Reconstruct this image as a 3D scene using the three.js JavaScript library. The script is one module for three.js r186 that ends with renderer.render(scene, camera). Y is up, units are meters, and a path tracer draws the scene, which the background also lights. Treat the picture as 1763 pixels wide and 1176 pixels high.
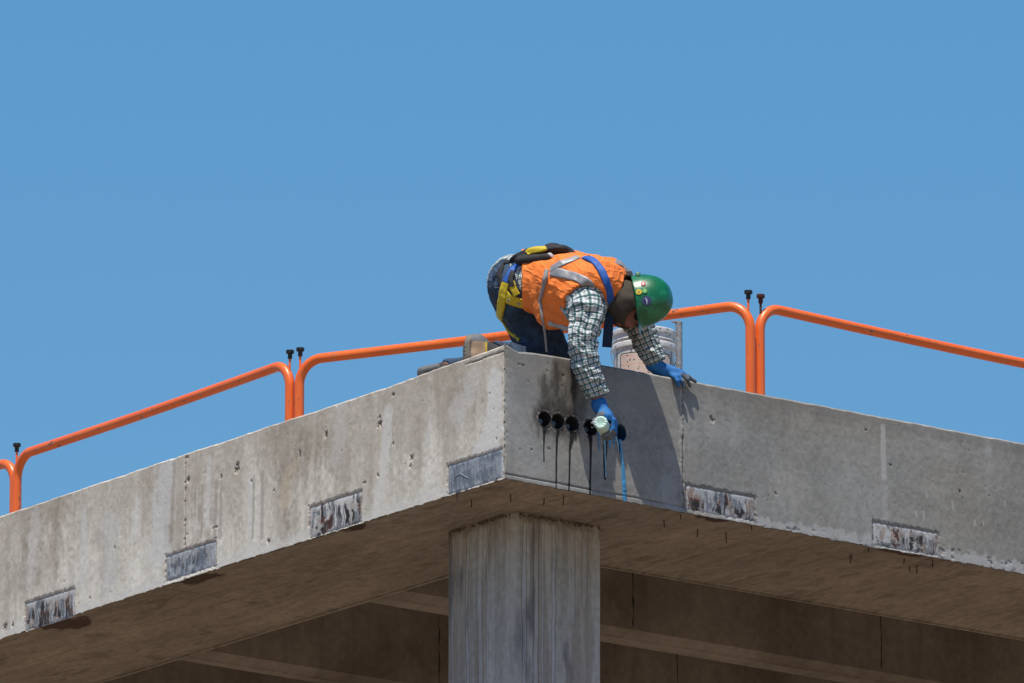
import * as THREE from 'three';
import { mergeGeometries } from 'three/addons/utils/BufferGeometryUtils.js';

// ---------------------------------------------------------------- camera, sky, sun, exposure
const scene = new THREE.Scene();
const Y0 = 15, FPX = 20000, SC = 372;                        // top of the deck edge; focal length in photo pixels; pixels per metre at the corner
const PITCH = Math.asin(0.248), TURN = Math.atan(0.753);
const FH = new THREE.Vector3(Math.sin(TURN), 0, -Math.cos(TURN));   // the way the camera looks, level
const RT = new THREE.Vector3(Math.cos(TURN), 0, Math.sin(TURN));
const UPV = new THREE.Vector3(0, 1, 0);
const CORNER = new THREE.Vector3(0, Y0, 0);
const FW = FH.clone().multiplyScalar(Math.cos(PITCH)).addScaledVector(UPV, Math.sin(PITCH));
const UT = UPV.clone().multiplyScalar(Math.cos(PITCH)).addScaledVector(FH, -Math.sin(PITCH));
const camera = new THREE.PerspectiveCamera(2 * Math.atan(588 / FPX) * 180 / Math.PI, 1763 / 1176, 1, 9000);
camera.position.copy(CORNER).addScaledVector(FW, -FPX / SC);
camera.lookAt(CORNER.clone().addScaledVector(RT, 13.5 / SC).addScaledVector(UT, 6 / SC));
camera.updateMatrixWorld(true);

{ // clear midday sky: pale at the horizon, deepening upwards
  const w = 64, h = 1024, d = new Float32Array(w * h * 4);
  for (let j = 0; j < h; j++) {
    const e = Math.max(0, ((j + 0.5) / h - 0.5) * 180);
    const r = 0.036 + 0.465 * Math.exp(-e / 9.0), g = 0.085 + 0.625 * Math.exp(-e / 16.5), b = 0.25 + 0.56 * Math.exp(-e / 36);
    for (let i = 0; i < w; i++) d.set([r, g, b, 1], (j * w + i) * 4);
  }
  const t = new THREE.DataTexture(d, w, h, THREE.RGBAFormat, THREE.FloatType);
  t.mapping = THREE.EquirectangularReflectionMapping; t.magFilter = THREE.LinearFilter; t.minFilter = THREE.LinearFilter; t.needsUpdate = true;
  scene.background = t; scene.environment = t;
}
const sun = new THREE.DirectionalLight(new THREE.Color().setRGB(1, 0.945, 0.83), 5);
sun.position.set(-1.2 * 8, Y0 + 4.3 * 8, 1 * 8); sun.target.position.set(0, Y0, 0);
sun.castShadow = true; sun.shadow.mapSize.set(4096, 4096); sun.shadow.bias = -0.0004; sun.shadow.normalBias = 0.005;
Object.assign(sun.shadow.camera, { left: -9, right: 9, top: 9, bottom: -9, near: 1, far: 90 });
scene.add(sun, sun.target);
const EXPOSURE = 1;

// ---------------------------------------------------------------- helpers
const V = (x, y, z) => new THREE.Vector3(x, y, z);
const clamp = (x, a = 0, b = 1) => x < a ? a : x > b ? b : x;
const mix = (a, b, t) => a + (b - a) * t;
const sstep = (a, b, x) => { const t = clamp((x - a) / (b - a)); return t * t * (3 - 2 * t); };
function h3(x, y, z) { let h = Math.imul(x, 374761393) ^ Math.imul(y, 668265263) ^ Math.imul(z, 2147483647 ^ 0x5bd1e995); h = Math.imul(h ^ (h >>> 13), 1274126177); h ^= h >>> 16; h = Math.imul(h, 0x85ebca6b); return ((h ^ (h >>> 14)) >>> 0) / 4294967296; }
function n2(x, y, s = 0) {
  const i = Math.floor(x), j = Math.floor(y); let u = x - i, v = y - j; u = u * u * (3 - 2 * u); v = v * v * (3 - 2 * v);
  const a = h3(i, j, s), b = h3(i + 1, j, s), c = h3(i, j + 1, s), d = h3(i + 1, j + 1, s);
  return a + (b - a) * u + (c - a + (a - b - c + d) * u) * v;
}
function fbm(x, y, o = 4, s = 0) { let a = 0, w = 0.5, t = 0; for (let k = 0; k < o; k++) { a += w * n2(x, y, s + k * 17); t += w; x *= 2.03; y *= 2.03; w *= 0.5; } return a / t; }
function n3(x, y, z) {
  const i = Math.floor(x), j = Math.floor(y), k = Math.floor(z); let u = x - i, v = y - j, w = z - k;
  u = u * u * (3 - 2 * u); v = v * v * (3 - 2 * v); w = w * w * (3 - 2 * w);
  const L = (a, b, t) => a + (b - a) * t;
  return L(L(L(h3(i, j, k), h3(i + 1, j, k), u), L(h3(i, j + 1, k), h3(i + 1, j + 1, k), u), v), L(L(h3(i, j, k + 1), h3(i + 1, j, k + 1), u), L(h3(i, j + 1, k + 1), h3(i + 1, j + 1, k + 1), u), v), w);
}
function fbm3(x, y, z, o = 3) { let a = 0, w = 0.5, t = 0; for (let k = 0; k < o; k++) { a += w * n3(x, y, z + k * 31); t += w; x *= 2.03; y *= 2.03; z *= 2.03; w *= 0.5; } return a / t; }
function rng(seed) { let a = seed >>> 0; return () => { a = (a + 0x6D2B79F5) | 0; let t = Math.imul(a ^ (a >>> 15), 1 | a); t = (t + Math.imul(t ^ (t >>> 7), 61 | t)) ^ t; return ((t ^ (t >>> 14)) >>> 0) / 4294967296; }; }
// a photo pixel as a ray; meets a plane, or a level depth d behind the deck corner
const camX = V(), camY = V(), camZ = V(); camera.matrixWorld.extractBasis(camX, camY, camZ);
const rayDir = (px, py) => camZ.clone().negate().addScaledVector(camX, (px - 881.5) / FPX).addScaledVector(camY, -(py - 588) / FPX);
function onPlane(px, py, n, p0) { const d = rayDir(px, py); return camera.position.clone().addScaledVector(d, p0.clone().sub(camera.position).dot(n) / d.dot(n)); }
const J = (px, py, d) => onPlane(px, py, FH, CORNER.clone().addScaledVector(FH, d));
const onLeft = (px, py) => { const p = onPlane(px, py, V(1, 0, 0), CORNER); return [-p.z, p.y]; };
const onRight = (px, py) => { const p = onPlane(px, py, V(0, 0, 1), CORNER); return [p.x, p.y]; };
const onLevel = (px, py, y) => onPlane(px, py, UPV, V(0, y, 0));
// scene tree
const used = {};
const numbered = (n) => { const k = used[n] = (used[n] ?? -1) + 1; return k ? n + '_' + String(k).padStart(3, '0') : n; };
const shadows = (m) => { m.castShadow = true; m.receiveShadow = true; return m; };
function part(name, geo, m, parent) { const o = shadows(new THREE.Mesh(geo, m)); o.name = name; parent.add(o); return o; }
function thing(name, label, category, pos = V(0, 0, 0), group) {
  const o = new THREE.Group(); o.name = numbered(name); o.position.copy(pos); o.userData = { label, category }; if (group) o.userData.group = group; scene.add(o); return o;
}
const std = (o) => new THREE.MeshStandardMaterial({ roughness: 0.85, ...o });
const lin = (r, g, b) => new THREE.Color().setRGB(r, g, b);
function dataTex(w, h, fn, srgb = true) {
  const d = new Uint8Array(w * h * 4), o = [0, 0, 0];
  for (let j = 0; j < h; j++) for (let i = 0; i < w; i++) { fn((i + 0.5) / w, (j + 0.5) / h, o); const k = (j * w + i) * 4; d[k] = clamp(o[0], 0, 255); d[k + 1] = clamp(o[1], 0, 255); d[k + 2] = clamp(o[2], 0, 255); d[k + 3] = 255; }
  const t = new THREE.DataTexture(d, w, h); t.magFilter = THREE.LinearFilter; t.minFilter = THREE.LinearMipmapLinearFilter; t.generateMipmaps = true;
  t.wrapS = t.wrapT = THREE.RepeatWrapping; if (srgb) t.colorSpace = THREE.SRGBColorSpace; t.needsUpdate = true; return t;
}
function rep(t, x, y) { const c = t.clone(); c.repeat.set(x, y); c.needsUpdate = true; return c; }
// tileable fine grain for relief
const wrapN = (u, v, f, s) => { const x = u * f, y = v * f, i = Math.floor(x), j = Math.floor(y); let a = x - i, b = y - j; a = a * a * (3 - 2 * a); b = b * b * (3 - 2 * b); const q = (p, r) => h3(((p % f) + f) % f, ((r % f) + f) % f, s); return mix(mix(q(i, j), q(i + 1, j), a), mix(q(i, j + 1), q(i + 1, j + 1), a), b); };
const grainTex = dataTex(512, 512, (u, v, o) => { let g = 0.4 * wrapN(u, v, 24, 1) + 0.3 * wrapN(u, v, 61, 2) + 0.3 * wrapN(u, v, 150, 3); const p = wrapN(u, v, 75, 9); if (p > 0.9) g -= (p - 0.9) * 6; o[0] = o[1] = o[2] = 255 * clamp(g); }, false);
const weaveTex = dataTex(256, 256, (u, v, o) => { const g = 0.5 + 0.25 * Math.sin(u * 2 * Math.PI * 40) * Math.sin(v * 2 * Math.PI * 40) + 0.4 * (wrapN(u, v, 20, 4) - 0.5); o[0] = o[1] = o[2] = 255 * clamp(g); }, false);

const crumpleTex = dataTex(512, 512, (u, v, o) => { const rd = (f, s) => 1 - Math.abs(2 * wrapN(u + 0.03 * wrapN(u, v, 9, s + 5), v + 0.03 * wrapN(u, v, 9, s + 6), f, s) - 1); const g = 0.55 * Math.pow(rd(4, 31), 2) + 0.3 * Math.pow(rd(9, 32), 2) + 0.15 * rd(20, 33); o[0] = o[1] = o[2] = 255 * clamp(g); }, false);

function box(x0, x1, y0, y1, z0, z1) { const g = new THREE.BoxGeometry(x1 - x0, y1 - y0, z1 - z0); g.translate((x0 + x1) / 2, (y0 + y1) / 2, (z0 + z1) / 2); return g; }
// boxes in world metres: uv in metres for every side
function metreUV(g) { const p = g.attributes.position, n = g.attributes.normal, uv = new Float32Array(p.count * 2); for (let i = 0; i < p.count; i++) { const ax = Math.abs(n.getX(i)), ay = Math.abs(n.getY(i)), az = Math.abs(n.getZ(i)); let a, b; if (ay > ax && ay > az) { a = p.getX(i); b = p.getZ(i); } else if (ax > az) { a = p.getZ(i); b = p.getY(i); } else { a = p.getX(i); b = p.getY(i); } uv[2 * i] = a; uv[2 * i + 1] = b; } g.setAttribute('uv', new THREE.BufferAttribute(uv, 2)); return g; }
// tube along points (world), radius per point or constant
function tube(pts, r, seg = 12, capped = true) {
  const n = pts.length, pos = [], uv = [], idx = []; let len = 0; let nrm = null;
  for (let i = 0; i < n; i++) {
    const t = pts[Math.min(i + 1, n - 1)].clone().sub(pts[Math.max(i - 1, 0)]).normalize();
    if (!nrm) nrm = (Math.abs(t.y) > 0.9 ? V(1, 0, 0) : V(0, 1, 0)).cross(t).normalize(); nrm.addScaledVector(t, -nrm.dot(t)).normalize();
    const b = t.clone().cross(nrm); if (i) len += pts[i].distanceTo(pts[i - 1]);
    const rr = typeof r === 'function' ? r(i / (n - 1)) : Array.isArray(r) ? r[i] : r;
    for (let k = 0; k <= seg; k++) { const a = k / seg * 2 * Math.PI, p = pts[i].clone().addScaledVector(nrm, Math.cos(a) * rr).addScaledVector(b, Math.sin(a) * rr); pos.push(p.x, p.y, p.z); uv.push(k / seg, len); }
  }
  for (let i = 0; i < n - 1; i++) for (let k = 0; k < seg; k++) { const a = i * (seg + 1) + k, c = a + seg + 1; idx.push(a, c, a + 1, a + 1, c, c + 1); }
  if (capped) for (const [i, f] of [[0, 1], [n - 1, 0]]) { const c = pos.length / 3; pos.push(pts[i].x, pts[i].y, pts[i].z); uv.push(0.5, 0); for (let k = 0; k < seg; k++) { const a = i * (seg + 1) + k; f ? idx.push(c, a, a + 1) : idx.push(c, a + 1, a); } }
  const g = new THREE.BufferGeometry(); g.setAttribute('position', new THREE.Float32BufferAttribute(pos, 3)); g.setAttribute('uv', new THREE.Float32BufferAttribute(uv, 2)); g.setIndex(idx); g.computeVertexNormals(); return g;
}
const spline = (pts, n) => new THREE.CatmullRomCurve3(pts).getPoints(n);
// spline through [px, py, depth, radius] rows
function limb(rows, n) { const c = new THREE.CatmullRomCurve3(rows.map((r) => J(r[0], r[1], r[2])), false, 'centripetal'), pts = [], rad = []; for (let i = 0; i <= n; i++) { const t = i / n; pts.push(c.getPoint(t)); const q = t * (rows.length - 1), k = Math.min(Math.floor(q), rows.length - 2); rad.push(mix(rows[k][3], rows[k + 1][3], sstep(0, 1, q - k))); } return { pts, rad }; }

// ---- distance fields and their meshes
const smin = (a, b, k) => { const h = Math.max(k - Math.abs(a - b), 0) / k; return Math.min(a, b) - h * h * k * 0.25; };
function bone(a, b, ra, rb = ra) { const ax = a.x, ay = a.y, az = a.z, dx = b.x - ax, dy = b.y - ay, dz = b.z - az, q = dx * dx + dy * dy + dz * dz || 1e-9; return (x, y, z) => { const px = x - ax, py = y - ay, pz = z - az; const t = clamp((px * dx + py * dy + pz * dz) / q); const ex = px - dx * t, ey = py - dy * t, ez = pz - dz * t; return Math.sqrt(ex * ex + ey * ey + ez * ez) - ra - (rb - ra) * t; }; }
function ellipsoid(c, A, B, C, a, b, d) { const m = Math.min(a, b, d); return (x, y, z) => { x -= c.x; y -= c.y; z -= c.z; const u = (x * A.x + y * A.y + z * A.z) / a, v = (x * B.x + y * B.y + z * B.z) / b, w = (x * C.x + y * C.y + z * C.z) / d; const k = Math.sqrt(u * u + v * v + w * w); return (k - 1) * m * (k > 1 ? 1 + 0.3 * (k - 1) : 1); }; }
function rbox(c, A, B, C, a, b, d, r) { return (x, y, z) => { x -= c.x; y -= c.y; z -= c.z; const u = Math.abs(x * A.x + y * A.y + z * A.z) - a + r, v = Math.abs(x * B.x + y * B.y + z * B.z) - b + r, w = Math.abs(x * C.x + y * C.y + z * C.z) - d + r; return Math.hypot(Math.max(u, 0), Math.max(v, 0), Math.max(w, 0)) + Math.min(Math.max(u, v, w), 0) - r; }; }
const union = (k, fs) => (x, y, z) => { let d = fs[0](x, y, z); for (let i = 1; i < fs.length; i++) d = smin(d, fs[i](x, y, z), k); return d; };
function grad(f, p, e = 0.003) { return V(f(p.x + e, p.y, p.z) - f(p.x - e, p.y, p.z), f(p.x, p.y + e, p.z) - f(p.x, p.y - e, p.z), f(p.x, p.y, p.z + e) - f(p.x, p.y, p.z - e)).normalize(); }
function nets(f, lo, hi, c, { color, uv } = {}) {
  const nx = Math.ceil((hi.x - lo.x) / c) + 1, ny = Math.ceil((hi.y - lo.y) / c) + 1, nz = Math.ceil((hi.z - lo.z) / c) + 1, F = new Float32Array(nx * ny * nz), id = new Int32Array(nx * ny * nz).fill(-1);
  const at = (i, j, k) => (k * ny + j) * nx + i;
  for (let k = 0; k < nz; k++) for (let j = 0; j < ny; j++) for (let i = 0; i < nx; i++) F[at(i, j, k)] = f(lo.x + i * c, lo.y + j * c, lo.z + k * c);
  const pos = [], idx = [];
  const E = [[0, 1], [0, 2], [0, 4], [1, 3], [1, 5], [2, 3], [2, 6], [3, 7], [4, 5], [4, 6], [5, 7], [6, 7]];
  for (let k = 0; k < nz - 1; k++) for (let j = 0; j < ny - 1; j++) for (let i = 0; i < nx - 1; i++) {
    const v = []; let m = 0; for (let q = 0; q < 8; q++) { v[q] = F[at(i + (q & 1), j + (q >> 1 & 1), k + (q >> 2))]; if (v[q] < 0) m |= 1 << q; }
    if (m === 0 || m === 255) continue;
    let x = 0, y = 0, z = 0, n = 0;
    for (const [a, b] of E) if ((v[a] < 0) !== (v[b] < 0)) { const t = v[a] / (v[a] - v[b]); x += (a & 1) + t * ((b & 1) - (a & 1)); y += (a >> 1 & 1) + t * ((b >> 1 & 1) - (a >> 1 & 1)); z += (a >> 2) + t * ((b >> 2) - (a >> 2)); n++; }
    id[at(i, j, k)] = pos.length / 3; pos.push(lo.x + (i + x / n) * c, lo.y + (j + y / n) * c, lo.z + (k + z / n) * c);
  }
  for (let k = 1; k < nz - 1; k++) for (let j = 1; j < ny - 1; j++) for (let i = 1; i < nx - 1; i++) {
    const s = F[at(i, j, k)] < 0;
    const quad = (a, b, d, e, flip) => { if (a < 0 || b < 0 || d < 0 || e < 0) return; flip ? idx.push(a, d, b, a, e, d) : idx.push(a, b, d, a, d, e); };
    if (s !== F[at(i + 1, j, k)] < 0) quad(id[at(i, j - 1, k - 1)], id[at(i, j, k - 1)], id[at(i, j, k)], id[at(i, j - 1, k)], !s);
    if (s !== F[at(i, j + 1, k)] < 0) quad(id[at(i - 1, j, k - 1)], id[at(i - 1, j, k)], id[at(i, j, k)], id[at(i, j, k - 1)], !s);
    if (s !== F[at(i, j, k + 1)] < 0) quad(id[at(i - 1, j - 1, k)], id[at(i, j - 1, k)], id[at(i, j, k)], id[at(i - 1, j, k)], !s);
  }
  const g = new THREE.BufferGeometry(); g.setAttribute('position', new THREE.Float32BufferAttribute(pos, 3)); g.setIndex(idx); g.computeVertexNormals();
  { let s = 0; const m = g.attributes.normal, st = Math.max(1, Math.floor(pos.length / 3 / 60)); for (let i = 0; i < pos.length / 3; i += st) { const p = V(pos[3 * i], pos[3 * i + 1], pos[3 * i + 2]); s += Math.sign(grad(f, p).dot(V(m.getX(i), m.getY(i), m.getZ(i)))); } if (s < 0) { const q = g.index.array; for (let i = 0; i < q.length; i += 3) { const t = q[i]; q[i] = q[i + 1]; q[i + 1] = t; } g.computeVertexNormals(); } }
  const N = pos.length / 3, nn = g.attributes.normal;
  const uvs = new Float32Array(N * 2), cols = color ? new Float32Array(N * 3) : null;
  for (let i = 0; i < N; i++) { const p = V(pos[3 * i], pos[3 * i + 1], pos[3 * i + 2]); if (uv) { const q = uv(p); uvs[2 * i] = q[0]; uvs[2 * i + 1] = q[1]; } else { uvs[2 * i] = p.x + p.z * 0.6; uvs[2 * i + 1] = p.y + p.z * 0.4; } if (color) cols.set(color(p, V(nn.getX(i), nn.getY(i), nn.getZ(i))), 3 * i); }
  g.setAttribute('uv', new THREE.BufferAttribute(uvs, 2)); if (color) g.setAttribute('color', new THREE.BufferAttribute(cols, 3));
  return g;
}
function bounds(pts, pad) { const b = new THREE.Box3().setFromPoints(pts).expandByScalar(pad); return [b.min, b.max]; }

// ================================================================ the setting: ground, deck
{ // dry earth far below the deck
  const soil = dataTex(512, 512, (u, v, o) => { const a = 0.5 * wrapN(u, v, 6, 21) + 0.3 * wrapN(u, v, 19, 22) + 0.2 * wrapN(u, v, 90, 23); o[0] = 105 + 46 * a; o[1] = 89 + 40 * a; o[2] = 73 + 33 * a; });
  const g = new THREE.PlaneGeometry(6000, 6000, 2, 2); g.rotateX(-Math.PI / 2);
  const o = shadows(new THREE.Mesh(g, std({ map: rep(soil, 1500, 1500), roughness: 1 }))); o.name = 'ground'; o.userData.kind = 'structure'; scene.add(o);
}
// ---- weathered concrete faces: colour and relief on one grid, features read off the photograph
const YB = 14.34, YT = 15.02, SOFFIT = 14.366, DECK = 14.99;
class Face {
  constructor(L, w, h) { Object.assign(this, { L, w, h, c: new Float32Array(w * h * 3), z: new Float32Array(w * h) }); }
  each(s0, s1, y0, y1, fn) {
    const i0 = Math.max(0, Math.floor(s0 / this.L * this.w)), i1 = Math.min(this.w - 1, Math.ceil(s1 / this.L * this.w)), j0 = Math.max(0, Math.floor((y0 - YB) / (YT - YB) * this.h)), j1 = Math.min(this.h - 1, Math.ceil((y1 - YB) / (YT - YB) * this.h));
    for (let j = j0; j <= j1; j++) for (let i = i0; i <= i1; i++) fn((i + 0.5) / this.w * this.L, YB + (j + 0.5) / this.h * (YT - YB), j * this.w + i);
  }
  tint(k, col, a) { for (let q = 0; q < 3; q++) this.c[3 * k + q] = mix(this.c[3 * k + q], col[q], a); }
  // soft-edged ragged band along a path of [s, y, halfwidth]
  band(path, col, a, rag = 0.5, soft = 0.4, seed = 5) {
    let s0 = 1e9, s1 = -1e9, y0 = 1e9, y1 = -1e9; for (const [s, y, r] of path) { s0 = Math.min(s0, s - 2 * r); s1 = Math.max(s1, s + 2 * r); y0 = Math.min(y0, y - 2 * r); y1 = Math.max(y1, y + 2 * r); }
    this.each(s0, s1, y0, y1, (s, y, k) => {
      let m = 0; for (let q = 0; q < path.length - 1; q++) { const A = path[q], B = path[q + 1], dx = B[0] - A[0], dy = B[1] - A[1], t = clamp(((s - A[0]) * dx + (y - A[1]) * dy) / (dx * dx + dy * dy || 1e-9)), r = mix(A[2], B[2], t), d = Math.hypot(s - A[0] - dx * t, y - A[1] - dy * t) / r + rag * (fbm(s * 40, y * 22, 3, seed) - 0.5) * 2; m = Math.max(m, 1 - sstep(1 - soft, 1 + soft * 0.5, d)); }
      if (m > 0) this.tint(k, typeof col === 'function' ? col(s, y) : col, m * a);
    });
  }
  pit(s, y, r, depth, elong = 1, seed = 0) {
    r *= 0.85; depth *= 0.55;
    this.each(s - 2.4 * r, s + 2.4 * r, y - 2.4 * r * elong, y + 2.4 * r * elong, (a, b, k) => { const d = Math.hypot((a - s) / r, (b - y) / (r * elong)) + 1.5 * (n2(a * 170, b * 140, seed + 3) - 0.45); const m = 1 - sstep(0.5, 1.05, d); if (m > 0) { this.z[k] -= depth * m; this.tint(k, [98, 89, 81], m * 0.62); } });  // hollow also darkened in the albedo: painted shade inside each pit
  }
  sample(s, y) { const x = clamp(s / this.L * this.w - 0.5, 0, this.w - 1.001), v = clamp((y - YB) / (YT - YB) * this.h - 0.5, 0, this.h - 1.001), i = Math.floor(x), j = Math.floor(v), a = x - i, b = v - j, k = j * this.w + i; return mix(mix(this.z[k], this.z[k + 1], a), mix(this.z[k + this.w], this.z[k + this.w + 1], a), b); }
  texture() { const d = new Uint8Array(this.w * this.h * 4); for (let k = 0; k < this.w * this.h; k++) { for (let q = 0; q < 3; q++) d[4 * k + q] = clamp(this.c[3 * k + q], 0, 255); d[4 * k + 3] = 255; } const t = new THREE.DataTexture(d, this.w, this.h); t.magFilter = THREE.LinearFilter; t.minFilter = THREE.LinearMipmapLinearFilter; t.generateMipmaps = true; t.wrapS = THREE.MirroredRepeatWrapping; t.wrapT = THREE.ClampToEdgeWrapping; t.colorSpace = THREE.SRGBColorSpace; t.needsUpdate = true; return t; }
}
const cornerChip = (y) => 0.003 + 0.010 * Math.pow(fbm(y * 26, 3.1, 4, 8), 2) + (n2(y * 60, 1, 5) > 0.74 ? 0.005 : 0);
const along = (table, s) => { for (let i = 1; i < table.length; i++) if (s <= table[i][0]) { const [a, x] = table[i - 1], [b, y] = table[i]; return mix(x, y, (s - a) / (b - a)); } return table.at(-1)[1]; };

const bottomL = (s) => along([[0, 0], [2, 0.001], [3, -0.004], [4.1, -0.012], [5, -0.016]], s) - 0.001 - 0.007 * Math.pow(fbm(s * 38, 2, 4, 61), 2) - (n2(s * 30, 7, 3) > 0.8 ? 0.003 : 0);
const bottomR = (s) => along([[0, 0], [0.3, -0.003], [1.1, -0.010], [3, -0.0125], [5, -0.014]], s) - 0.001 - 0.007 * Math.pow(fbm(s * 34, 9, 4, 62), 2) - (s > 1.4 && n2(s * 30, 7, 8) > 0.7 ? 0.004 : 0);
const topL = (s) => along([[0, 0.008], [0.04, 0.003], [0.25, 0.001], [0.55, -0.004], [0.9, -0.013], [2.5, -0.015], [4.2, -0.023], [5, -0.026]], s) + 0.004 * (fbm(s * 5, 1, 4, 63) - 0.5) - 0.002 * sstep(0.7, 0.9, n2(s * 14, 2, 5));
const topR = (s) => along([[0, 0.008], [0.03, 0.004], [0.09, -0.016], [0.14, -0.010], [0.3, -0.004], [1, -0.002], [3, -0.003], [5, -0.005]], s) + 0.0035 * (fbm(s * 6, 4, 4, 64) - 0.5);
// embedded plates near the lower edge: [s0, s1, y0, y1]
const leftPlates = [[0.012, 0.44, 14.367, 14.513], [1.115, 1.53, 14.369, 14.525], [2.285, 2.70, 14.378, 14.508], [3.465, 3.885, 14.352, 14.495]];
const rightPlates = [[1.065, 1.475, 14.372, 14.492], [2.185, 2.585, 14.362, 14.478]];
const SL = 4.6, SR = 3.7;
const left = new Face(SL, 2040, 302), right = new Face(SR, 2040, 375);

function plateRecess(F, plates, dark) {
  for (const [a, b, y0, y1] of plates) F.each(a - 0.03, b + 0.03, y0 - 0.02, y1 + 0.03, (s, y, k) => {
    const rag = 0.016 * (fbm(s * 60, y * 60, 3, 41) - 0.62), d = Math.max(a - s, s - b, y0 - y, y - y1) - rag;
    if (d < 0.0012) { F.z[k] = -0.007; F.tint(k, [140, 132, 124], 0.6); } else if (d < 0.010) { F.z[k] -= 0.004 * (n2(s * 130, y * 130, 4)); F.tint(k, dark, 0.45 * n2(s * 90, y * 90, 6)); }
  });
}
{ // ---- sunlit face
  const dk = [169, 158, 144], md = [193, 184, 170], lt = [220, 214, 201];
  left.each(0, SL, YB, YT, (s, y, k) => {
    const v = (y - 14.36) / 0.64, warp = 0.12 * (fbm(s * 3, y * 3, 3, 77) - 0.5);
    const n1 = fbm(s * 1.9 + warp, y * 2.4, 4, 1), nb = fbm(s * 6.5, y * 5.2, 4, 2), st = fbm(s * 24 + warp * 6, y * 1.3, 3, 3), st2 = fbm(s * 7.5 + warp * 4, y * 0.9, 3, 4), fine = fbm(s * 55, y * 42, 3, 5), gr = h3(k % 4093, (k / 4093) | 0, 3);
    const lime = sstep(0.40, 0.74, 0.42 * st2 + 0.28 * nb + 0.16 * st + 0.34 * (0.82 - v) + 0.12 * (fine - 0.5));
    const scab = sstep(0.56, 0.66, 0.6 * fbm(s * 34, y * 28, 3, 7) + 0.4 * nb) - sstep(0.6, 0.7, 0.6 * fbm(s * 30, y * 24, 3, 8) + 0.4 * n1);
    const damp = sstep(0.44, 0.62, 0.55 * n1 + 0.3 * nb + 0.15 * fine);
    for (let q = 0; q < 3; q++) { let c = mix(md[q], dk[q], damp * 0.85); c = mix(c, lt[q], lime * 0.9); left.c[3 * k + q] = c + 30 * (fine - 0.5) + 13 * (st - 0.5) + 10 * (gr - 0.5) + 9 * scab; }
    left.z[k] = 0.004 * (n1 - 0.5) + 0.0022 * (nb - 0.5) + 0.0012 * (fine - 0.5);
  });
  const B = (pts, r, col, a, rag, soft, seed) => left.band(pts.map(([x, y, w]) => [...onLeft(x, y), w ?? r]), col, a, rag, soft, seed);
  B([[668, 712], [665, 760], [658, 810], [651, 862]], 0.042, [218, 214, 207], 0.72, 0.35, 0.25, 11);
  B([[655, 735], [652, 770], [649, 830]], 0.02, [196, 184, 166], 0.5, 0.6, 0.5, 12);
  B([[852, 650, 0.05], [853, 690, 0.06], [850, 740, 0.085], [840, 775, 0.11]], 0.06, [219, 216, 211], 0.85, 0.4, 0.25, 13);
  B([[812, 660], [800, 690], [790, 715]], 0.07, [208, 205, 200], 0.55, 1.1, 0.6, 14);
  B([[500, 805], [495, 835], [489, 868]], 0.045, [214, 192, 160], 0.45, 1.0, 0.9, 15);
  B([[741, 715], [738, 745], [734, 765]], 0.012, [214, 211, 206], 0.6, 0.7, 0.4, 16);
  B([[588, 700], [584, 740], [580, 790]], 0.055, [203, 200, 196], 0.5, 1.0, 0.6, 17);
  B([[360, 790], [359, 850], [357, 905]], 0.02, [216, 214, 210], 0.6, 0.6, 0.6, 18);
  B([[285, 815], [280, 880], [276, 950]], 0.09, [212, 211, 208], 0.65, 0.8, 0.6, 19);
  B([[300, 800], [297, 870], [294, 930]], 0.018, [160, 148, 136], 0.5, 0.6, 0.6, 20);
  B([[236, 860], [234, 900], [233, 925]], 0.016, [218, 216, 212], 0.7, 0.6, 0.4, 21);
  B([[145, 880], [144, 940], [142, 1000]], 0.03, [212, 210, 206], 0.5, 0.7, 0.6, 22);
  B([[60, 890], [56, 940], [52, 1000]], 0.05, [208, 205, 201], 0.45, 0.9, 0.6, 23);
  B([[190, 900], [188, 960], [186, 1010]], 0.07, [206, 205, 203], 0.5, 0.8, 0.6, 24);
  for (const x of [340, 349, 372, 381, 431, 437, 452]) B([[x, 830 - (x - 380) * 0.2], [x - 1, 890], [x - 2, 925]], 0.008 + 0.008 * h3(x, 2, 3), h3(x, 7, 1) > 0.4 ? [214, 211, 207] : [160, 150, 142], 0.55, 0.5, 0.5, x);
  left.band([[0, 14.385, 0.028], [SL, 14.372, 0.03]], [216, 213, 208], 0.6, 1.4, 0.6, 31);
  { const a = onLeft(800, 628), b = onLeft(866, 605); left.each(0, a[0], 14.9, YT, (s, y, k) => { const t = s / a[0], m = Math.abs(y - mix(b[1], a[1], t) - 0.003 * (fbm(s * 20, 3, 3, 35) - 0.5)); if (m < 0.0032 * (1 - 0.5 * t)) { left.z[k] -= 0.006; left.tint(k, [118, 108, 100], 0.8); } }); }
  // construction joint with broken arris
  const J0 = onLeft(319, 850)[0];
  left.each(J0 - 0.05, J0 + 0.05, YB, YT, (s, y, k) => { const d = Math.abs(s - J0 - 0.006 * (fbm(y * 16, 2, 3, 6) - 0.5)), w = 0.0016 + 0.009 * Math.pow(n2(y * 75, 4, 9), 5); if (d < w) { left.z[k] -= 0.004; left.tint(k, [126, 112, 101], 0.65); } else if (d < 0.018) left.tint(k, [212, 206, 199], 0.35 * (1 - d / 0.018)); });
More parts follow.
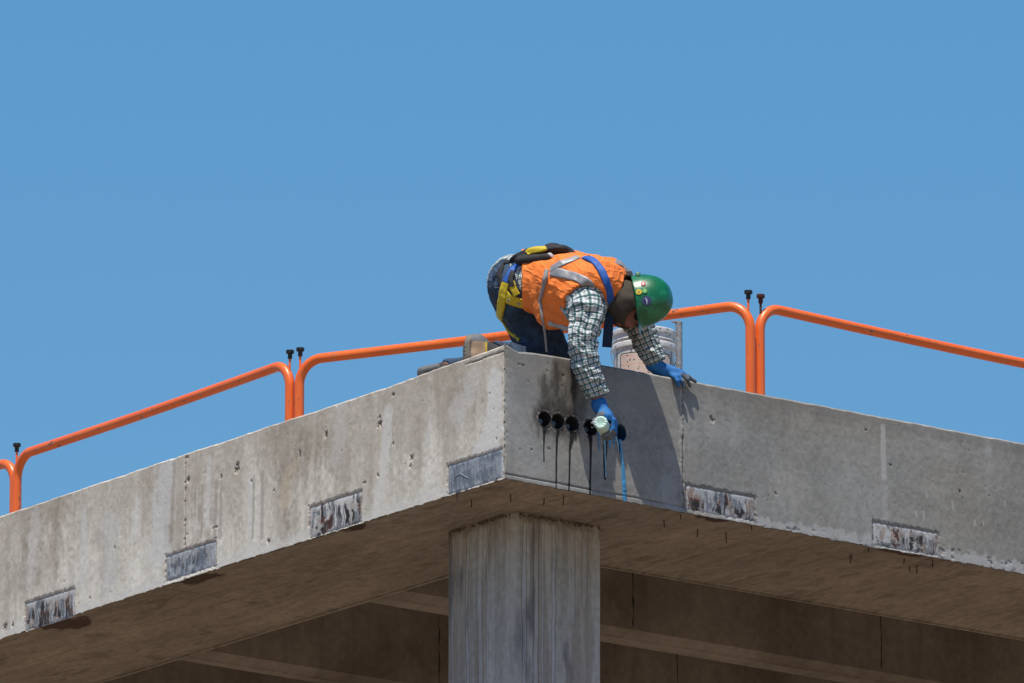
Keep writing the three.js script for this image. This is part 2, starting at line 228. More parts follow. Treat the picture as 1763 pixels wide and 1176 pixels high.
  for (const [x, y, r, d, e] of [[408, 807, 0.022, 0.016, 1.5], [653.8, 727, 0.020, 0.014, 1.6], [561.9, 748.6, 0.016, 0.012, 1.2], [676.8, 680, 0.015, 0.014, 0.7], [707.9, 788.5, 0.019, 0.014, 1], [706.8, 803.8, 0.008, 0.008, 1.8], [650.7, 818, 0.010, 0.01, 1.2], [676.8, 763.6, 0.007, 0.008, 1], [842.6, 677, 0.007, 0.008, 1.4], [849.8, 704.7, 0.006, 0.007, 1], [855, 755.8, 0.007, 0.008, 1.2], [381, 820, 0.012, 0.009, 1.2], [432.6, 828, 0.009, 0.008, 1], [471.9, 843, 0.011, 0.009, 0.8], [516, 779.5, 0.014, 0.012, 1.6], [462, 932, 0.013, 0.01, 1.6], [324, 826, 0.014, 0.012, 1.2], [323, 920, 0.013, 0.008, 0.6], [371, 908, 0.03, 0.007, 0.25], [628, 831, 0.018, 0.007, 0.4], [197, 943, 0.009, 0.009, 1], [110, 1001, 0.008, 0.008, 1], [323, 787, 0.014, 0.012, 0.9], [9, 1079, 0.018, 0.011, 1.3], [22, 1075, 0.012, 0.009, 1.5], [154, 1030, 0.01, 0.007, 1.8], [614, 684, 0.012, 0.008, 0.5], [581, 697, 0.02, 0.007, 0.35]]) { const [s, yy] = onLeft(x, y); left.pit(s, yy, r, d, e, (x * 7) | 0); }
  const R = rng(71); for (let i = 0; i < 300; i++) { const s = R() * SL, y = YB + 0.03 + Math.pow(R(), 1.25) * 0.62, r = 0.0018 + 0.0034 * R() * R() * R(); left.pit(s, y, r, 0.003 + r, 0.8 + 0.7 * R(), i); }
  plateRecess(left, leftPlates, [150, 138, 128]);
}
// tendon pockets cut into the other face: [s, y]
const pocketY = 14.681, POCKET_R = 0.0365, pocketS = [0.236, 0.314, 0.395, 0.503, 0.59, 0.674];
{ // ---- face turned from the sun
  right.each(0, SR, YB, YT, (s, y, k) => {
    const warp = 0.1 * (fbm(s * 3, y * 3, 3, 177) - 0.5);
    const n1 = fbm(s * 1.3, y * 2.0, 4, 101), nb = fbm(s * 5.5, y * 5.0, 4, 102), st = fbm(s * 20 + warp * 5, y * 1.2, 3, 103), fine = fbm(s * 60, y * 60, 3, 105), hz = fbm(s * 3, y * 70, 2, 106), gr = h3(k % 4093, (k / 4093) | 0, 13);
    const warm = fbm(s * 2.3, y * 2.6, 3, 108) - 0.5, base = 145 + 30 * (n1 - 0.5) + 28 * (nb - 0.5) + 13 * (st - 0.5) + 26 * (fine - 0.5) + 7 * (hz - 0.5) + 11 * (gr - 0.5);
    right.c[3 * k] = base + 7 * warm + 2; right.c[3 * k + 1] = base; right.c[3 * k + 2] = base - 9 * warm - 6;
    right.z[k] = 0.003 * (n1 - 0.5) + 0.0016 * (nb - 0.5) + 0.0008 * (fine - 0.5);
  });
  const B = (pts, r, col, a, rag, soft, seed) => right.band(pts.map(([x, y, w]) => [...onRight(x, y), w ?? r]), col, a, rag, soft, seed);
  right.band([[0, 14.955, 0.03], [SR, 14.965, 0.035]], [128, 124, 119], 0.5, 1.3, 0.8, 131);
  right.band([[0.1, 14.93, 0.05], [0.5, 14.9, 0.06], [0.95, 14.86, 0.07]], [150, 142, 132], 0.5, 1.2, 0.7, 132);
  // broken, paler strip left by the form along the lower edge
  right.band([[1.3, 14.376, 0.018], [2.0, 14.372, 0.03], [SR, 14.368, 0.035]], [181, 181, 179], 0.75, 1.1, 0.4, 133);
  right.each(1.2, SR, YB, 14.43, (s, y, k) => { const m = fbm(s * 42, y * 60, 3, 71); if (m > 0.64 && y < 14.375 + 0.05 * n2(s * 5, 1, 2)) { right.z[k] -= 0.004 * Math.min(1, (m - 0.64) * 7); right.tint(k, [126, 122, 117], Math.min(0.35, (m - 0.64) * 3)); } });
  right.each(0, 1.06, YB, 14.40, (s, y, k) => { const d = Math.abs(y - 14.387 + 0.004 * s); if (d < 0.0028) { right.z[k] -= 0.004; right.tint(k, [104, 102, 101], 0.7); } else if (y < 14.385 - 0.004 * s) right.tint(k, [156, 157, 156], 0.4 * n2(s * 30, y * 30, 77)); });
  // joint with crumbled filler
  const J1 = onRight(1176, 760)[0];
  right.each(J1 - 0.06, J1 + 0.06, YB, YT, (s, y, k) => { const e = s - J1 - 0.008 * (fbm(y * 12, 2, 3, 16) - 0.5), d = Math.abs(e), w = 0.0012 + 0.007 * Math.pow(n2(y * 60, 4, 19), 4); if (d < w) { right.z[k] -= 0.005; right.tint(k, [104, 99, 94], 0.6); } else if (d < 0.014 + 0.012 * n2(y * 34, 8, 3) && e < 0) { right.z[k] += 0.004 * n2(s * 120, y * 90, 2); right.tint(k, [176, 172, 166], 0.75 * n2(s * 50, y * 40, 5)); } });
  B([[1150, 830], [1155, 860], [1160, 872]], 0.05, [168, 168, 168], 0.45, 0.9, 0.5, 141); B([[1150, 785], [1162, 800], [1166, 830]], 0.04, [166, 165, 163], 0.4, 0.9, 0.5, 142);
  B([[1520, 735], [1521, 780], [1522, 822]], 0.016, [183, 180, 175], 0.8, 0.4, 0.25, 143); B([[1524, 840], [1523, 870], [1524, 900]], 0.02, [174, 172, 168], 0.55, 0.7, 0.6, 144);
  B([[1228, 690], [1226, 720], [1225, 745]], 0.03, [160, 156, 150], 0.5, 0.8, 0.7, 145);
  for (const [x, y, l] of [[1595, 850, 8], [1640, 870, 14], [1577, 885, 9], [1590, 887, 12], [1678, 900, 8], [1692, 900, 8], [1730, 866, 7]]) B([[x, y - l / 2], [x + 1, y + l / 2]], 0.008, [182, 180, 176], 0.6, 0.6, 0.5, x);
  // burnt and tarred round the pockets
  const soot = [52, 46, 42];
  for (const [x, y0, y1, w, a] of [[938, 650, 716, 0.04, 0.65], [960, 628, 722, 0.052, 0.8], [985, 640, 726, 0.052, 0.8], [1005, 690, 730, 0.03, 0.3], [934, 705, 730, 0.045, 0.7], [957, 708, 730, 0.05, 0.72], [984, 712, 734, 0.05, 0.66], [1064, 724, 750, 0.05, 0.4], [926, 700, 728, 0.04, 0.4], [946, 696, 734, 0.06, 0.45], [972, 698, 738, 0.06, 0.45]]) B([[x, y0, w * 0.6], [x, (y0 + y1) / 2, w * 0.9], [x, y1, w]], w, soot, a, 0.9, 1.3, x);
  B([[965, 612], [968, 630], [972, 645]], 0.035, [104, 92, 80], 0.5, 1.0, 1.0, 151); B([[905, 610], [900, 640], [905, 680]], 0.09, [132, 132, 134], 0.45, 0.9, 0.8, 152); B([[890, 760], [915, 780], [925, 800]], 0.06, [160, 161, 162], 0.4, 0.9, 0.7, 153);
  for (const [i, x, y] of [[0, 938, 722], [1, 961, 726], [2, 985, 730], [3, 1017, 736], [4, 1042, 741], [5, 1067, 747]]) {
    right.each(pocketS[i] - 0.08, pocketS[i] + 0.08, pocketY - 0.09, pocketY + 0.08, (s, yy, k) => { const d = Math.hypot(s - pocketS[i], yy - pocketY) - POCKET_R; const lip = 0.0015 + 0.009 * Math.pow(n2(s * 60, yy * 60, 30 + i), 2); if (d < lip) right.tint(k, i % 2 ? [60, 56, 52] : [44, 41, 39], 0.85); else if (d < 0.014 && n2(s * 130, yy * 130, 50 + i) > 0.66) { right.z[k] -= 0.003; right.tint(k, [186, 180, 172], 0.7); } });
  }
  const tar = [24, 25, 28];
  B([[938, 738, 0.013], [937, 750, 0.006], [936, 775, 0.004], [936.5, 795, 0.0035]], 0.01, tar, 0.95, 0.3, 0.3, 161);
  B([[961, 742, 0.012], [959, 755, 0.006], [958, 790, 0.005], [957.5, 838, 0.0045], [957, 850, 0.004]], 0.01, tar, 0.95, 0.3, 0.3, 162);
  B([[986, 744, 0.018], [984, 760, 0.013], [981, 775, 0.007], [980.5, 810, 0.005], [979.5, 852, 0.0045]], 0.01, tar, 0.95, 0.3, 0.3, 163); B([[991, 745, 0.012], [991, 757, 0.007]], 0.01, tar, 0.9, 0.5, 0.5, 169);
  B([[1016, 752, 0.017], [1017, 762, 0.010], [1017, 790, 0.006], [1016, 830, 0.006], [1016, 858, 0.005]], 0.01, tar, 0.95, 0.3, 0.3, 164);
  B([[1043, 758, 0.014], [1042, 780, 0.012], [1040, 800, 0.007], [1042, 824, 0.006]], 0.01, [30, 34, 42], 0.9, 0.4, 0.4, 165); B([[1066, 764, 0.010], [1067, 778, 0.004]], 0.01, tar, 0.85, 0.4, 0.4, 166);
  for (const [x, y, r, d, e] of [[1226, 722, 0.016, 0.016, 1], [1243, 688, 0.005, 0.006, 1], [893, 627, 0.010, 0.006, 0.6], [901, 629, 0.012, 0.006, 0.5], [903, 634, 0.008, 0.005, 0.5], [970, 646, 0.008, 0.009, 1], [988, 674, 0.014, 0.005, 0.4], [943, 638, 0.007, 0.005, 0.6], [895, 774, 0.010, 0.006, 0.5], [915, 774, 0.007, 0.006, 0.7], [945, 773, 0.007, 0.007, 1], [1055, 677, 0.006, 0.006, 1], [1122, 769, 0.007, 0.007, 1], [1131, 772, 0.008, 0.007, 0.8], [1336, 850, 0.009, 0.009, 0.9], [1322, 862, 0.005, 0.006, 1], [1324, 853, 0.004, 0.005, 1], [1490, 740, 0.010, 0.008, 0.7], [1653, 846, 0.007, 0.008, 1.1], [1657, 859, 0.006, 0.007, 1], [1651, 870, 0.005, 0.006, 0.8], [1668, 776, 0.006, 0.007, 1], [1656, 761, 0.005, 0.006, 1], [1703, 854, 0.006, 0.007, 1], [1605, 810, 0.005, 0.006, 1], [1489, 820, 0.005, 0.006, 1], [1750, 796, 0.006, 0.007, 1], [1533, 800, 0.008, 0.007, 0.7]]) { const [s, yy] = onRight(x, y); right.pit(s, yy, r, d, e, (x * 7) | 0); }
  { const [s0, y0] = onRight(1227, 727); right.band([[s0 - 0.012, y0, 0.006], [s0, y0 - 0.008, 0.007], [s0 + 0.012, y0, 0.006]], [198, 190, 182], 0.8, 0.5, 0.4, 171); }
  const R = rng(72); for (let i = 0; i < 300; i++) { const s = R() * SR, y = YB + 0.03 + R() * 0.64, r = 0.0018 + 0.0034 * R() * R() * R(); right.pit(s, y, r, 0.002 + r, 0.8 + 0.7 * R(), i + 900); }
  plateRecess(right, rightPlates, [104, 100, 97]);
}

function faceGeometry(F, kind, nx, ny) {
  const L = F.L, top = kind === 'L' ? topL : topR, bot = kind === 'L' ? bottomL : bottomR, R = ny + 7, pos = [], uv = [], idx = [], put = (s, y, off) => { kind === 'L' ? pos.push(-off, y, -s) : pos.push(s, y, off); uv.push(s / L, (y - YB) / (YT - YB)); };
  const cols = nx + 1, P = kind === 'R' ? pocketS : [], inP = (s, y) => { for (const c of P) if (Math.hypot(s - c, y - pocketY) < POCKET_R) return c; return -1; };
  for (let i = 0; i <= nx; i++) {
    const s = i === 0 ? 0 : 0.005 + (i - 1) / (nx - 1) * (L - 0.005), yb = SOFFIT + bot(s), yt = Y0 + top(s), ch = 0.010 + 0.008 * fbm(s * 20, 5, 3, 66);
    for (let r = 0; r < R; r++) {
      let y, off = null;
      if (r === 0) { y = SOFFIT + 0.02; off = -0.03; } else if (r <= ny + 2) { y = mix(yb, yt - ch * 0.75, Math.min(1, (r - 1) / ny)); } else if (r <= ny + 4) { y = yt; off = -ch; } else if (r === ny + 5) { y = yt; off = -0.07; } else { y = DECK - 0.02; off = -0.08; }
      const c = cornerChip(y);
      if (off === null) { off = F.sample(s, y); if (s < 0.03) off -= (1 - s / 0.03) * 0.006 * Math.pow(n2(y * 70, s * 160, kind === 'L' ? 1 : 2), 3); }
      if (i === 0) { const o = Math.max(c, r === 0 ? 0.03 : r > ny + 2 ? (r <= ny + 4 ? 0.010 : 0.08) : 0); pos.push(o, y, -o); uv.push(0, (y - YB) / (YT - YB)); } else put(Math.max(s, off < -0.02 ? -off : s), y, off);
    }
  }
  const del = [], snap = {};
  for (let i = 0; i < nx; i++) for (let r = 0; r < R - 1; r++) {
    const a = i * R + r, b = a + R, s = (pos[3 * a] + pos[3 * b]) / 2, y = (pos[3 * a + 1] + pos[3 * a + 4]) / 2;
    const c = P.length ? inP(s, y) : -1;
    if (c >= 0) { for (const q of [a, b, a + 1, b + 1]) snap[q] = c; continue; }
    kind === 'L' ? idx.push(a, a + 1, b, b, a + 1, b + 1) : idx.push(a, b, a + 1, b, b + 1, a + 1);
  }
  for (const q in snap) { const c = snap[q], dx = pos[3 * q] - c, dy = pos[3 * q + 1] - pocketY, d = Math.hypot(dx, dy) || 1e-9; pos[3 * q] = c + dx / d * POCKET_R; pos[3 * q + 1] = pocketY + dy / d * POCKET_R; }
  const g = new THREE.BufferGeometry(); g.setAttribute('position', new THREE.Float32BufferAttribute(pos, 3)); g.setAttribute('uv', new THREE.Float32BufferAttribute(uv, 2)); g.setIndex(idx); g.computeVertexNormals(); return g;
}
function plainFaceUV(g, kind, L) { const p = g.attributes.position, uv = g.attributes.uv; for (let i = 0; i < p.count; i++) uv.setXY(i, (kind === 'L' ? -p.getZ(i) : p.getX(i)) / L, (p.getY(i) - YB) / (YT - YB)); return g; }
const deck = thing('concrete_deck', 'weathered concrete deck corner with thick edge beams, carried on a square column', 'building');
const XI = 0.975, ZI = 1.13, FAR = 14;
const mLeft = std({ map: left.texture(), bumpMap: rep(grainTex, SL / 0.4, (YT - YB) / 0.4), bumpScale: 0.0009, roughness: 0.92 });
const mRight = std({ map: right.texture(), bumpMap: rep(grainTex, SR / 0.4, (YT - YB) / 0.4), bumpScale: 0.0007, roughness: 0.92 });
const beamL = part('edge_beam', mergeGeometries([faceGeometry(left, 'L', 920, 128), plainFaceUV(box(0.032, XI, SOFFIT + 0.004, DECK - 0.004, -FAR, -ZI), 'L', SL), plainFaceUV(box(0.002, 0.03, SOFFIT - 0.012, Y0 - 0.022, -FAR, -SL + 0.02), 'L', SL)]), mLeft, deck);
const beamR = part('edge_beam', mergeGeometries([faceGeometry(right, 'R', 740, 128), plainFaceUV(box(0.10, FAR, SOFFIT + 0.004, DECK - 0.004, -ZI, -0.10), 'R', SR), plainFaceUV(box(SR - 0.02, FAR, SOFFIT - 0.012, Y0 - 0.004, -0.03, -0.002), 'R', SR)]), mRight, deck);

// ---- steel plates cast into the beams, with slurry, rust and lime runs
function plateTexture(seed, dark, white, blue) {
  return dataTex(512, 192, (u, v, o) => {
    const wob = 0.05 * (fbm(u * 5, v * 3, 3, seed) - 0.5) + 0.012 * (fbm(u * 30, v * 9, 2, seed + 1) - 0.5), blot = fbm(u * 8, v * 3.4, 4, seed + 5), str = fbm((u + wob) * 52, v * 2.2, 3, seed + 9), f = fbm(u * 80, v * 34, 3, seed + 3), top = v + 0.5 * (fbm(u * 26, 2, 3, seed + 11) - 0.5), foot = v + 0.3 * (fbm(u * 18, 6, 3, seed + 12) - 0.5);
    const t = 48 * (blot - 0.5) + 34 * (str - 0.5) + 26 * (f - 0.5); for (let q = 0; q < 3; q++) o[q] = mix([134, 133, 132][q], [118, 127, 139][q], blue) + t;
    const D = fbm((u + wob) * 17, v * 1.3, 3, seed + 21), dk = sstep(0.46, 0.53, D + 0.1 * (f - 0.5)) * dark * sstep(0.92, 0.7, top) * sstep(0.02, 0.14, foot), rust = sstep(0.42, 0.62, fbm(u * 6, v * 4, 3, seed + 23));
    for (let q = 0; q < 3; q++) o[q] = mix(o[q], mix([46, 41, 41][q], [88, 58, 44][q], rust * dark) + 0.4 * t, dk);
    const Wd = fbm((u + wob * 1.5) * 34, v * 0.9, 2, seed + 31), drip = sstep(0.56, 0.64, Wd + 0.12 * (v - 0.5)), patch = sstep(0.54, 0.64, blot + 0.22 * (f - 0.5) + 0.16 * sstep(0.45, 1, top)), rim = sstep(0.13, 0.02, Math.min(foot, u * 2.4, (1 - u) * 2.4) + 0.12 * (f - 0.5)), wh = Math.max(drip * white * 0.95, patch * white * 0.85, rim * 0.6);
    for (let q = 0; q < 3; q++) o[q] = mix(o[q], [222, 219, 214][q] + 0.4 * t, wh);
  });
}
function plate(list, parent, kind, looks) {
  list.forEach(([a, b, y0, y1], i) => {
    const nx = 42, ny = 14, g = new THREE.PlaneGeometry(b - a, y1 - y0, nx, ny), p = g.attributes.position;
    for (let k = 0; k < p.count; k++) { const s = p.getX(k) * (kind === 'L' ? -1 : 1) + (a + b) / 2, y = p.getY(k) + (y0 + y1) / 2, o = -0.0035 + 0.002 * (fbm(s * 14, y * 14, 3, 80) - 0.5), e = 0.7 * Math.max(a + 0.006 - s, s - b + 0.006, y0 + 0.006 - y, y - y1 + 0.006, 0); kind === 'L' ? p.setXYZ(k, -o + e, y, -s) : p.setXYZ(k, s, y, o - e); }
    g.computeVertexNormals(); const t = plateTexture(300 + i * 7 + (kind === 'R' ? 50 : 0), ...looks[i]);
    const m = part('embedded_plate', g, std({ map: t, roughness: 0.75, bumpMap: rep(grainTex, 1, 0.4), bumpScale: 0.0012 }), parent); m.userData.label = looks[i][3];
  });
}
plate(leftPlates, beamL, 'L', [[0.12, 0.25, 1, 'blue-grey plate beside the deck corner'], [1, 0.8, 0.3, 'plate streaked brown and white'], [0.35, 0.45, 0.9, 'blue-grey plate crossed by the joint'], [0.9, 0.6, 0.5, 'rusty plate with white runs']]);
plate(rightPlates, beamR, 'R', [[1, 0.5, 0.7, 'plate streaked black and white'], [1, 0.62, 0.2, 'rusty plate with white runs']]);
{ // chalk arc on the corner plate
  const pts = [[779, 834], [780, 826], [785, 819], [791, 816], [798, 819], [805, 823]].map(([x, y]) => { const [s, yy] = onLeft(x, y); return V(0.0027, yy, -s); });
  part('chalk_mark', tube(spline(pts, 24), 0.0016, 5), std({ color: lin(0.36, 0.38, 0.41), roughness: 1 }), beamL);
}
{ // tendon pockets: black cups with the cut strand inside
  const cup = new THREE.LatheGeometry([[POCKET_R + 0.0022, 0.0016], [POCKET_R - 0.0005, 0], [POCKET_R - 0.003, -0.02], [0.027, -0.06], [0, -0.06]].map(([r, y]) => new THREE.Vector2(r, y)), 40); cup.rotateX(Math.PI / 2);
  const strand = new THREE.LatheGeometry([[0, 0], [0.011, 0], [0.0135, -0.002], [0.014, -0.04]].map(([r, y]) => new THREE.Vector2(r, y)), 24); strand.rotateX(Math.PI / 2);
  const mc = std({ color: lin(0.014, 0.013, 0.013), roughness: 0.95 }), ms = std({ color: lin(0.10, 0.14, 0.17), roughness: 0.8 }), mb = std({ color: lin(0.012, 0.05, 0.10), roughness: 0.35 });
  pocketS.forEach((s, i) => { const c = part('tendon_pocket', cup, i === 5 ? mb : mc, beamR); c.position.set(s, pocketY, -0.0008); const e = part('strand_end', strand, ms, beamR); e.position.set(s - 0.006, pocketY - 0.005, -0.026); });
}
// runs of wet blue compound: raised, tapering ribbons on the face; [px, py, halfwidth m]
function run(rows, m, lift = 0.0035) {
  const c = new THREE.CatmullRomCurve3(rows.map(([x, y, w]) => { const [s, yy] = onRight(x, y); return V(s, yy, w); }), false, 'centripetal'), pts = c.getPoints(rows.length * 10), pos = [], idx = [], K = 6;
  pts.forEach((p, i) => { for (let k = 0; k <= K; k++) { const a = k / K * Math.PI, s = p.x - Math.cos(a) * p.z, wob = 0.6 + 0.8 * n2(p.y * 90, p.x * 50, 3); pos.push(s, p.y, Math.max(right.sample(s, p.y), -0.004) + 0.0006 + Math.sin(a) * lift * wob); } });
  for (let i = 0; i < pts.length - 1; i++) for (let k = 0; k < K; k++) { const a = i * (K + 1) + k, b = a + K + 1; idx.push(a, b, a + 1, b, b + 1, a + 1); }
  const g = new THREE.BufferGeometry(); g.setAttribute('position', new THREE.Float32BufferAttribute(pos, 3)); g.setIndex(idx); g.computeVertexNormals();
  part('blue_run', g, m, beamR);
}
const mBlue = new THREE.MeshPhysicalMaterial({ color: lin(0.06, 0.25, 0.46), roughness: 0.3, clearcoat: 0.4 }), mPale = new THREE.MeshPhysicalMaterial({ color: lin(0.26, 0.52, 0.68), roughness: 0.3, clearcoat: 0.4 });
run([[1067, 757, 0.008], [1069, 770, 0.006], [1070, 785, 0.008], [1072, 800, 0.009], [1073, 815, 0.012], [1074.5, 840, 0.013], [1075, 855, 0.012], [1075.5, 864, 0.008]], mBlue, 0.006);
run([[1068.5, 762, 0.002], [1069.5, 780, 0.0025], [1071, 800, 0.002]], mPale, 0.008);
run([[1040, 755, 0.006], [1041, 766, 0.004], [1041.5, 785, 0.003], [1042.5, 805, 0.0025], [1043, 822, 0.003]], mPale);
run([[1030, 744, 0.006], [1030.5, 758, 0.004], [1031, 770, 0.003], [1031.5, 777, 0.004]], mBlue);
run([[1055, 742, 0.007], [1056, 755, 0.005], [1057, 766, 0.003]], mBlue); run([[1060, 752, 0.006], [1063, 762, 0.004], [1065, 778, 0.002]], mPale); run([[1048, 750, 0.012], [1049, 760, 0.009], [1050, 772, 0.004]], mBlue);

// ---- underside: board-marked soffit, ribs, slab
{
  const W = 5.2, tx = dataTex(1300, 1300, (u, v, o) => {
    const x = u * W, z = v * W, wv = 0.05 * (fbm(x * 3, z * 2.4, 3, 201) - 0.5) + 0.012 * (fbm(x * 9, z * 7, 2, 206) - 0.5), a = fbm((x + wv * 4) * 34, z * 2.6, 4, 202), b = fbm(x * 2.3, z * 1.7, 4, 203), c = fbm(x * 12, z * 5, 3, 204), f = fbm(x * 70, z * 30, 3, 205);
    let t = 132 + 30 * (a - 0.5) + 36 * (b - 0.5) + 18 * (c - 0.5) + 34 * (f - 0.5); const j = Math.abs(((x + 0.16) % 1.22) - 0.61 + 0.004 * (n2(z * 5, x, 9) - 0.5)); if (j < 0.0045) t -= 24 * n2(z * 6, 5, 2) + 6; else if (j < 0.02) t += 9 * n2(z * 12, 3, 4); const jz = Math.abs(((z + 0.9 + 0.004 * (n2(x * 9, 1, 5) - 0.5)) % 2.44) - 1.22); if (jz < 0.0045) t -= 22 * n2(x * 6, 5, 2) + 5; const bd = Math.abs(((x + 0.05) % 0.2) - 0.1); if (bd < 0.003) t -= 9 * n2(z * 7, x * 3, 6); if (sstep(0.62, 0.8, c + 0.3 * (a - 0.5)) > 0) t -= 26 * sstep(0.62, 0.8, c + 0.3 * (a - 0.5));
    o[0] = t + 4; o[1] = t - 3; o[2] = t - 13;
    for (const [sx, sz, rx, rz] of [[0.10, 3.66, 0.10, 0.16], [0.05, 2.52, 0.07, 0.16], [0.02, 1.2, 0.05, 0.09], [1.28, 0.05, 0.1, 0.05], [2.4, 0.05, 0.14, 0.05]]) { const d = Math.hypot((x - sx) / rx, (z - sz) / rz) + 1.1 * (fbm(x * 26, z * 14, 3, 211) - 0.5), m = (1 - sstep(0.75, 1.05, d)) * 0.85; o[0] = mix(o[0], 58, m); o[1] = mix(o[1], 40, m); o[2] = mix(o[2], 32, m); }
  });
  const mS = std({ map: tx, roughness: 0.95, bumpMap: rep(grainTex, W / 0.4, W / 0.4), bumpScale: 0.002 }); tx.wrapS = tx.wrapT = THREE.MirroredRepeatWrapping;
  const sheet = (x0, x1, z0, z1, nx, nz) => { const g = new THREE.PlaneGeometry(x1 - x0, z1 - z0, nx, nz); g.rotateX(Math.PI / 2); g.translate((x0 + x1) / 2, SOFFIT, (z0 + z1) / 2); const p = g.attributes.position, uv = g.attributes.uv; for (let i = 0; i < p.count; i++) { const x = p.getX(i), z = p.getZ(i); p.setY(i, SOFFIT + 0.004 * (fbm(x * 2.5, z * 2.5, 3, 221) - 0.5) + 0.0012 * (fbm(x * 30, z * 4, 2, 222) - 0.5)); uv.setXY(i, x / W, -z / W); } g.computeVertexNormals(); return g; };
  const arris = (x0, x1, z0, z1) => { const g = box(x0, x1, SOFFIT - 0.007, SOFFIT + 0.01, z0, z1), p = g.attributes.position, uv = g.attributes.uv; for (let i = 0; i < p.count; i++) uv.setXY(i, p.getX(i) / W, -p.getZ(i) / W); return g; };
  const soffit = part('soffit', mergeGeometries([sheet(0.012, XI - 0.001, -FAR, -0.012, 60, 500), sheet(XI, FAR, -ZI, -0.012, 400, 60), arris(XI - 0.016, XI + 0.002, -FAR, -ZI - 0.002), arris(XI - 0.016, FAR, -ZI - 0.002, -ZI + 0.012)]), mS, deck);
  // wire nails left in the soffit
  const mn = std({ color: lin(0.035, 0.022, 0.016), roughness: 0.8 }); let q = 0;
  for (const [x, y, l] of [[787, 850, 14], [812, 860, 14], [879, 851, 14], [937, 857, 13], [970.5, 852, 17], [1143, 896, 12], [1171.7, 886, 8], [1201, 911, 14], [1250, 917, 18], [1294, 905, 8], [1463, 956, 14], [1465.5, 953, 10], [1495, 944, 6], [1565.7, 975, 10], [1578, 974, 14], [1605.7, 964, 13], [1557, 962, 9]]) {
    const p = onLevel(x, y, SOFFIT), h = l / 360, t = tube([V(0, 0.012, 0), V(0, -h, 0)], 0.0026, 6), n = part('nail', t, mn, soffit); n.position.copy(p); n.rotation.set(0.16 * (h3(q, 1, 1) - 0.5), 0, 0.3 * (h3(q, 2, 1) - 0.5)); q++;
  }
  // ribs under the slab, chamfered along the lower arris with a broken line of laitance
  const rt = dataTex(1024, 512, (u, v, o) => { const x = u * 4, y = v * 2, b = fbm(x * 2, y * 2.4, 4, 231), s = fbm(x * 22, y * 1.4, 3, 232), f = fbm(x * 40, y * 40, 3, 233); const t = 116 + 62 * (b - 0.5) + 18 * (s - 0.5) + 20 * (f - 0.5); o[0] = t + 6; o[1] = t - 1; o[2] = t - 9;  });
  rt.wrapS = rt.wrapT = THREE.MirroredRepeatWrapping; const mRib = std({ map: rep(rt, 0.25, 0.5), roughness: 0.95 });
  for (const [z0, d] of [[-2.235, 0.178], [-3.855, 0.135], [-5.46, 0.22], [-7.1, 0.22], [-8.74, 0.22], [-10.38, 0.22]]) {
    const n = 220, prof = [[0, DECK - 0.2, 0], [0, SOFFIT + 0.035, 0], [-0.055, SOFFIT + 0.006, 1], [-0.062, SOFFIT + 0.018, 2], [-0.075, SOFFIT + 0.002, 2], [-d, SOFFIT, 0], [-d, DECK - 0.2, 0]], pos = [], uv = [], idx = [];
    for (let i = 0; i <= n; i++) { const x = mix(XI + 0.001, FAR, i / n); prof.forEach(([z, y, j], k) => { const w = j ? 0.012 * (fbm(x * 14, k, 4, 240 + k) - 0.5) : 0; pos.push(x, y + (j === 2 ? w * 0.6 : 0), z0 + z + w); uv.push(x, k < 2 ? y : y + z); }); }
    for (let i = 0; i < n; i++) for (let k = 0; k < 6; k++) { const a = i * 7 + k, b = a + 7; idx.push(a, a + 1, b, b, a + 1, b + 1); }
    const g = new THREE.BufferGeometry(); g.setAttribute('position', new THREE.Float32BufferAttribute(pos, 3)); g.setAttribute('uv', new THREE.Float32BufferAttribute(uv, 2)); g.setIndex(idx); const gg = g.toNonIndexed(); gg.computeVertexNormals();
    const rib = part('rib', gg, mRib, deck);
    // pour joints on the rib's face: narrow proud fins of grout
    for (const px of z0 > -3 ? [1090, 1517] : z0 > -4 ? [1166, 756] : []) { const p = onPlane(px, 1060, V(0, 0, 1), V(0, 0, z0)), pts = []; for (let k = 0; k <= 20; k++) pts.push(V(p.x + 0.012 * (fbm(k * 0.5, 3, 3, px) - 0.5), mix(SOFFIT + 0.05, DECK - 0.21, k / 20), z0)); part('joint_line', tube(pts, (t) => 0.0012 + 0.006 * Math.pow(n2(t * 14, 2, px), 2), 5), std({ color: lin(0.05, 0.042, 0.036), roughness: 1 }), rib); }
  }
  part('deck_slab', metreUV(box(0.075, FAR, DECK - 0.2, DECK, -FAR, -0.075)), mRib, deck);
}
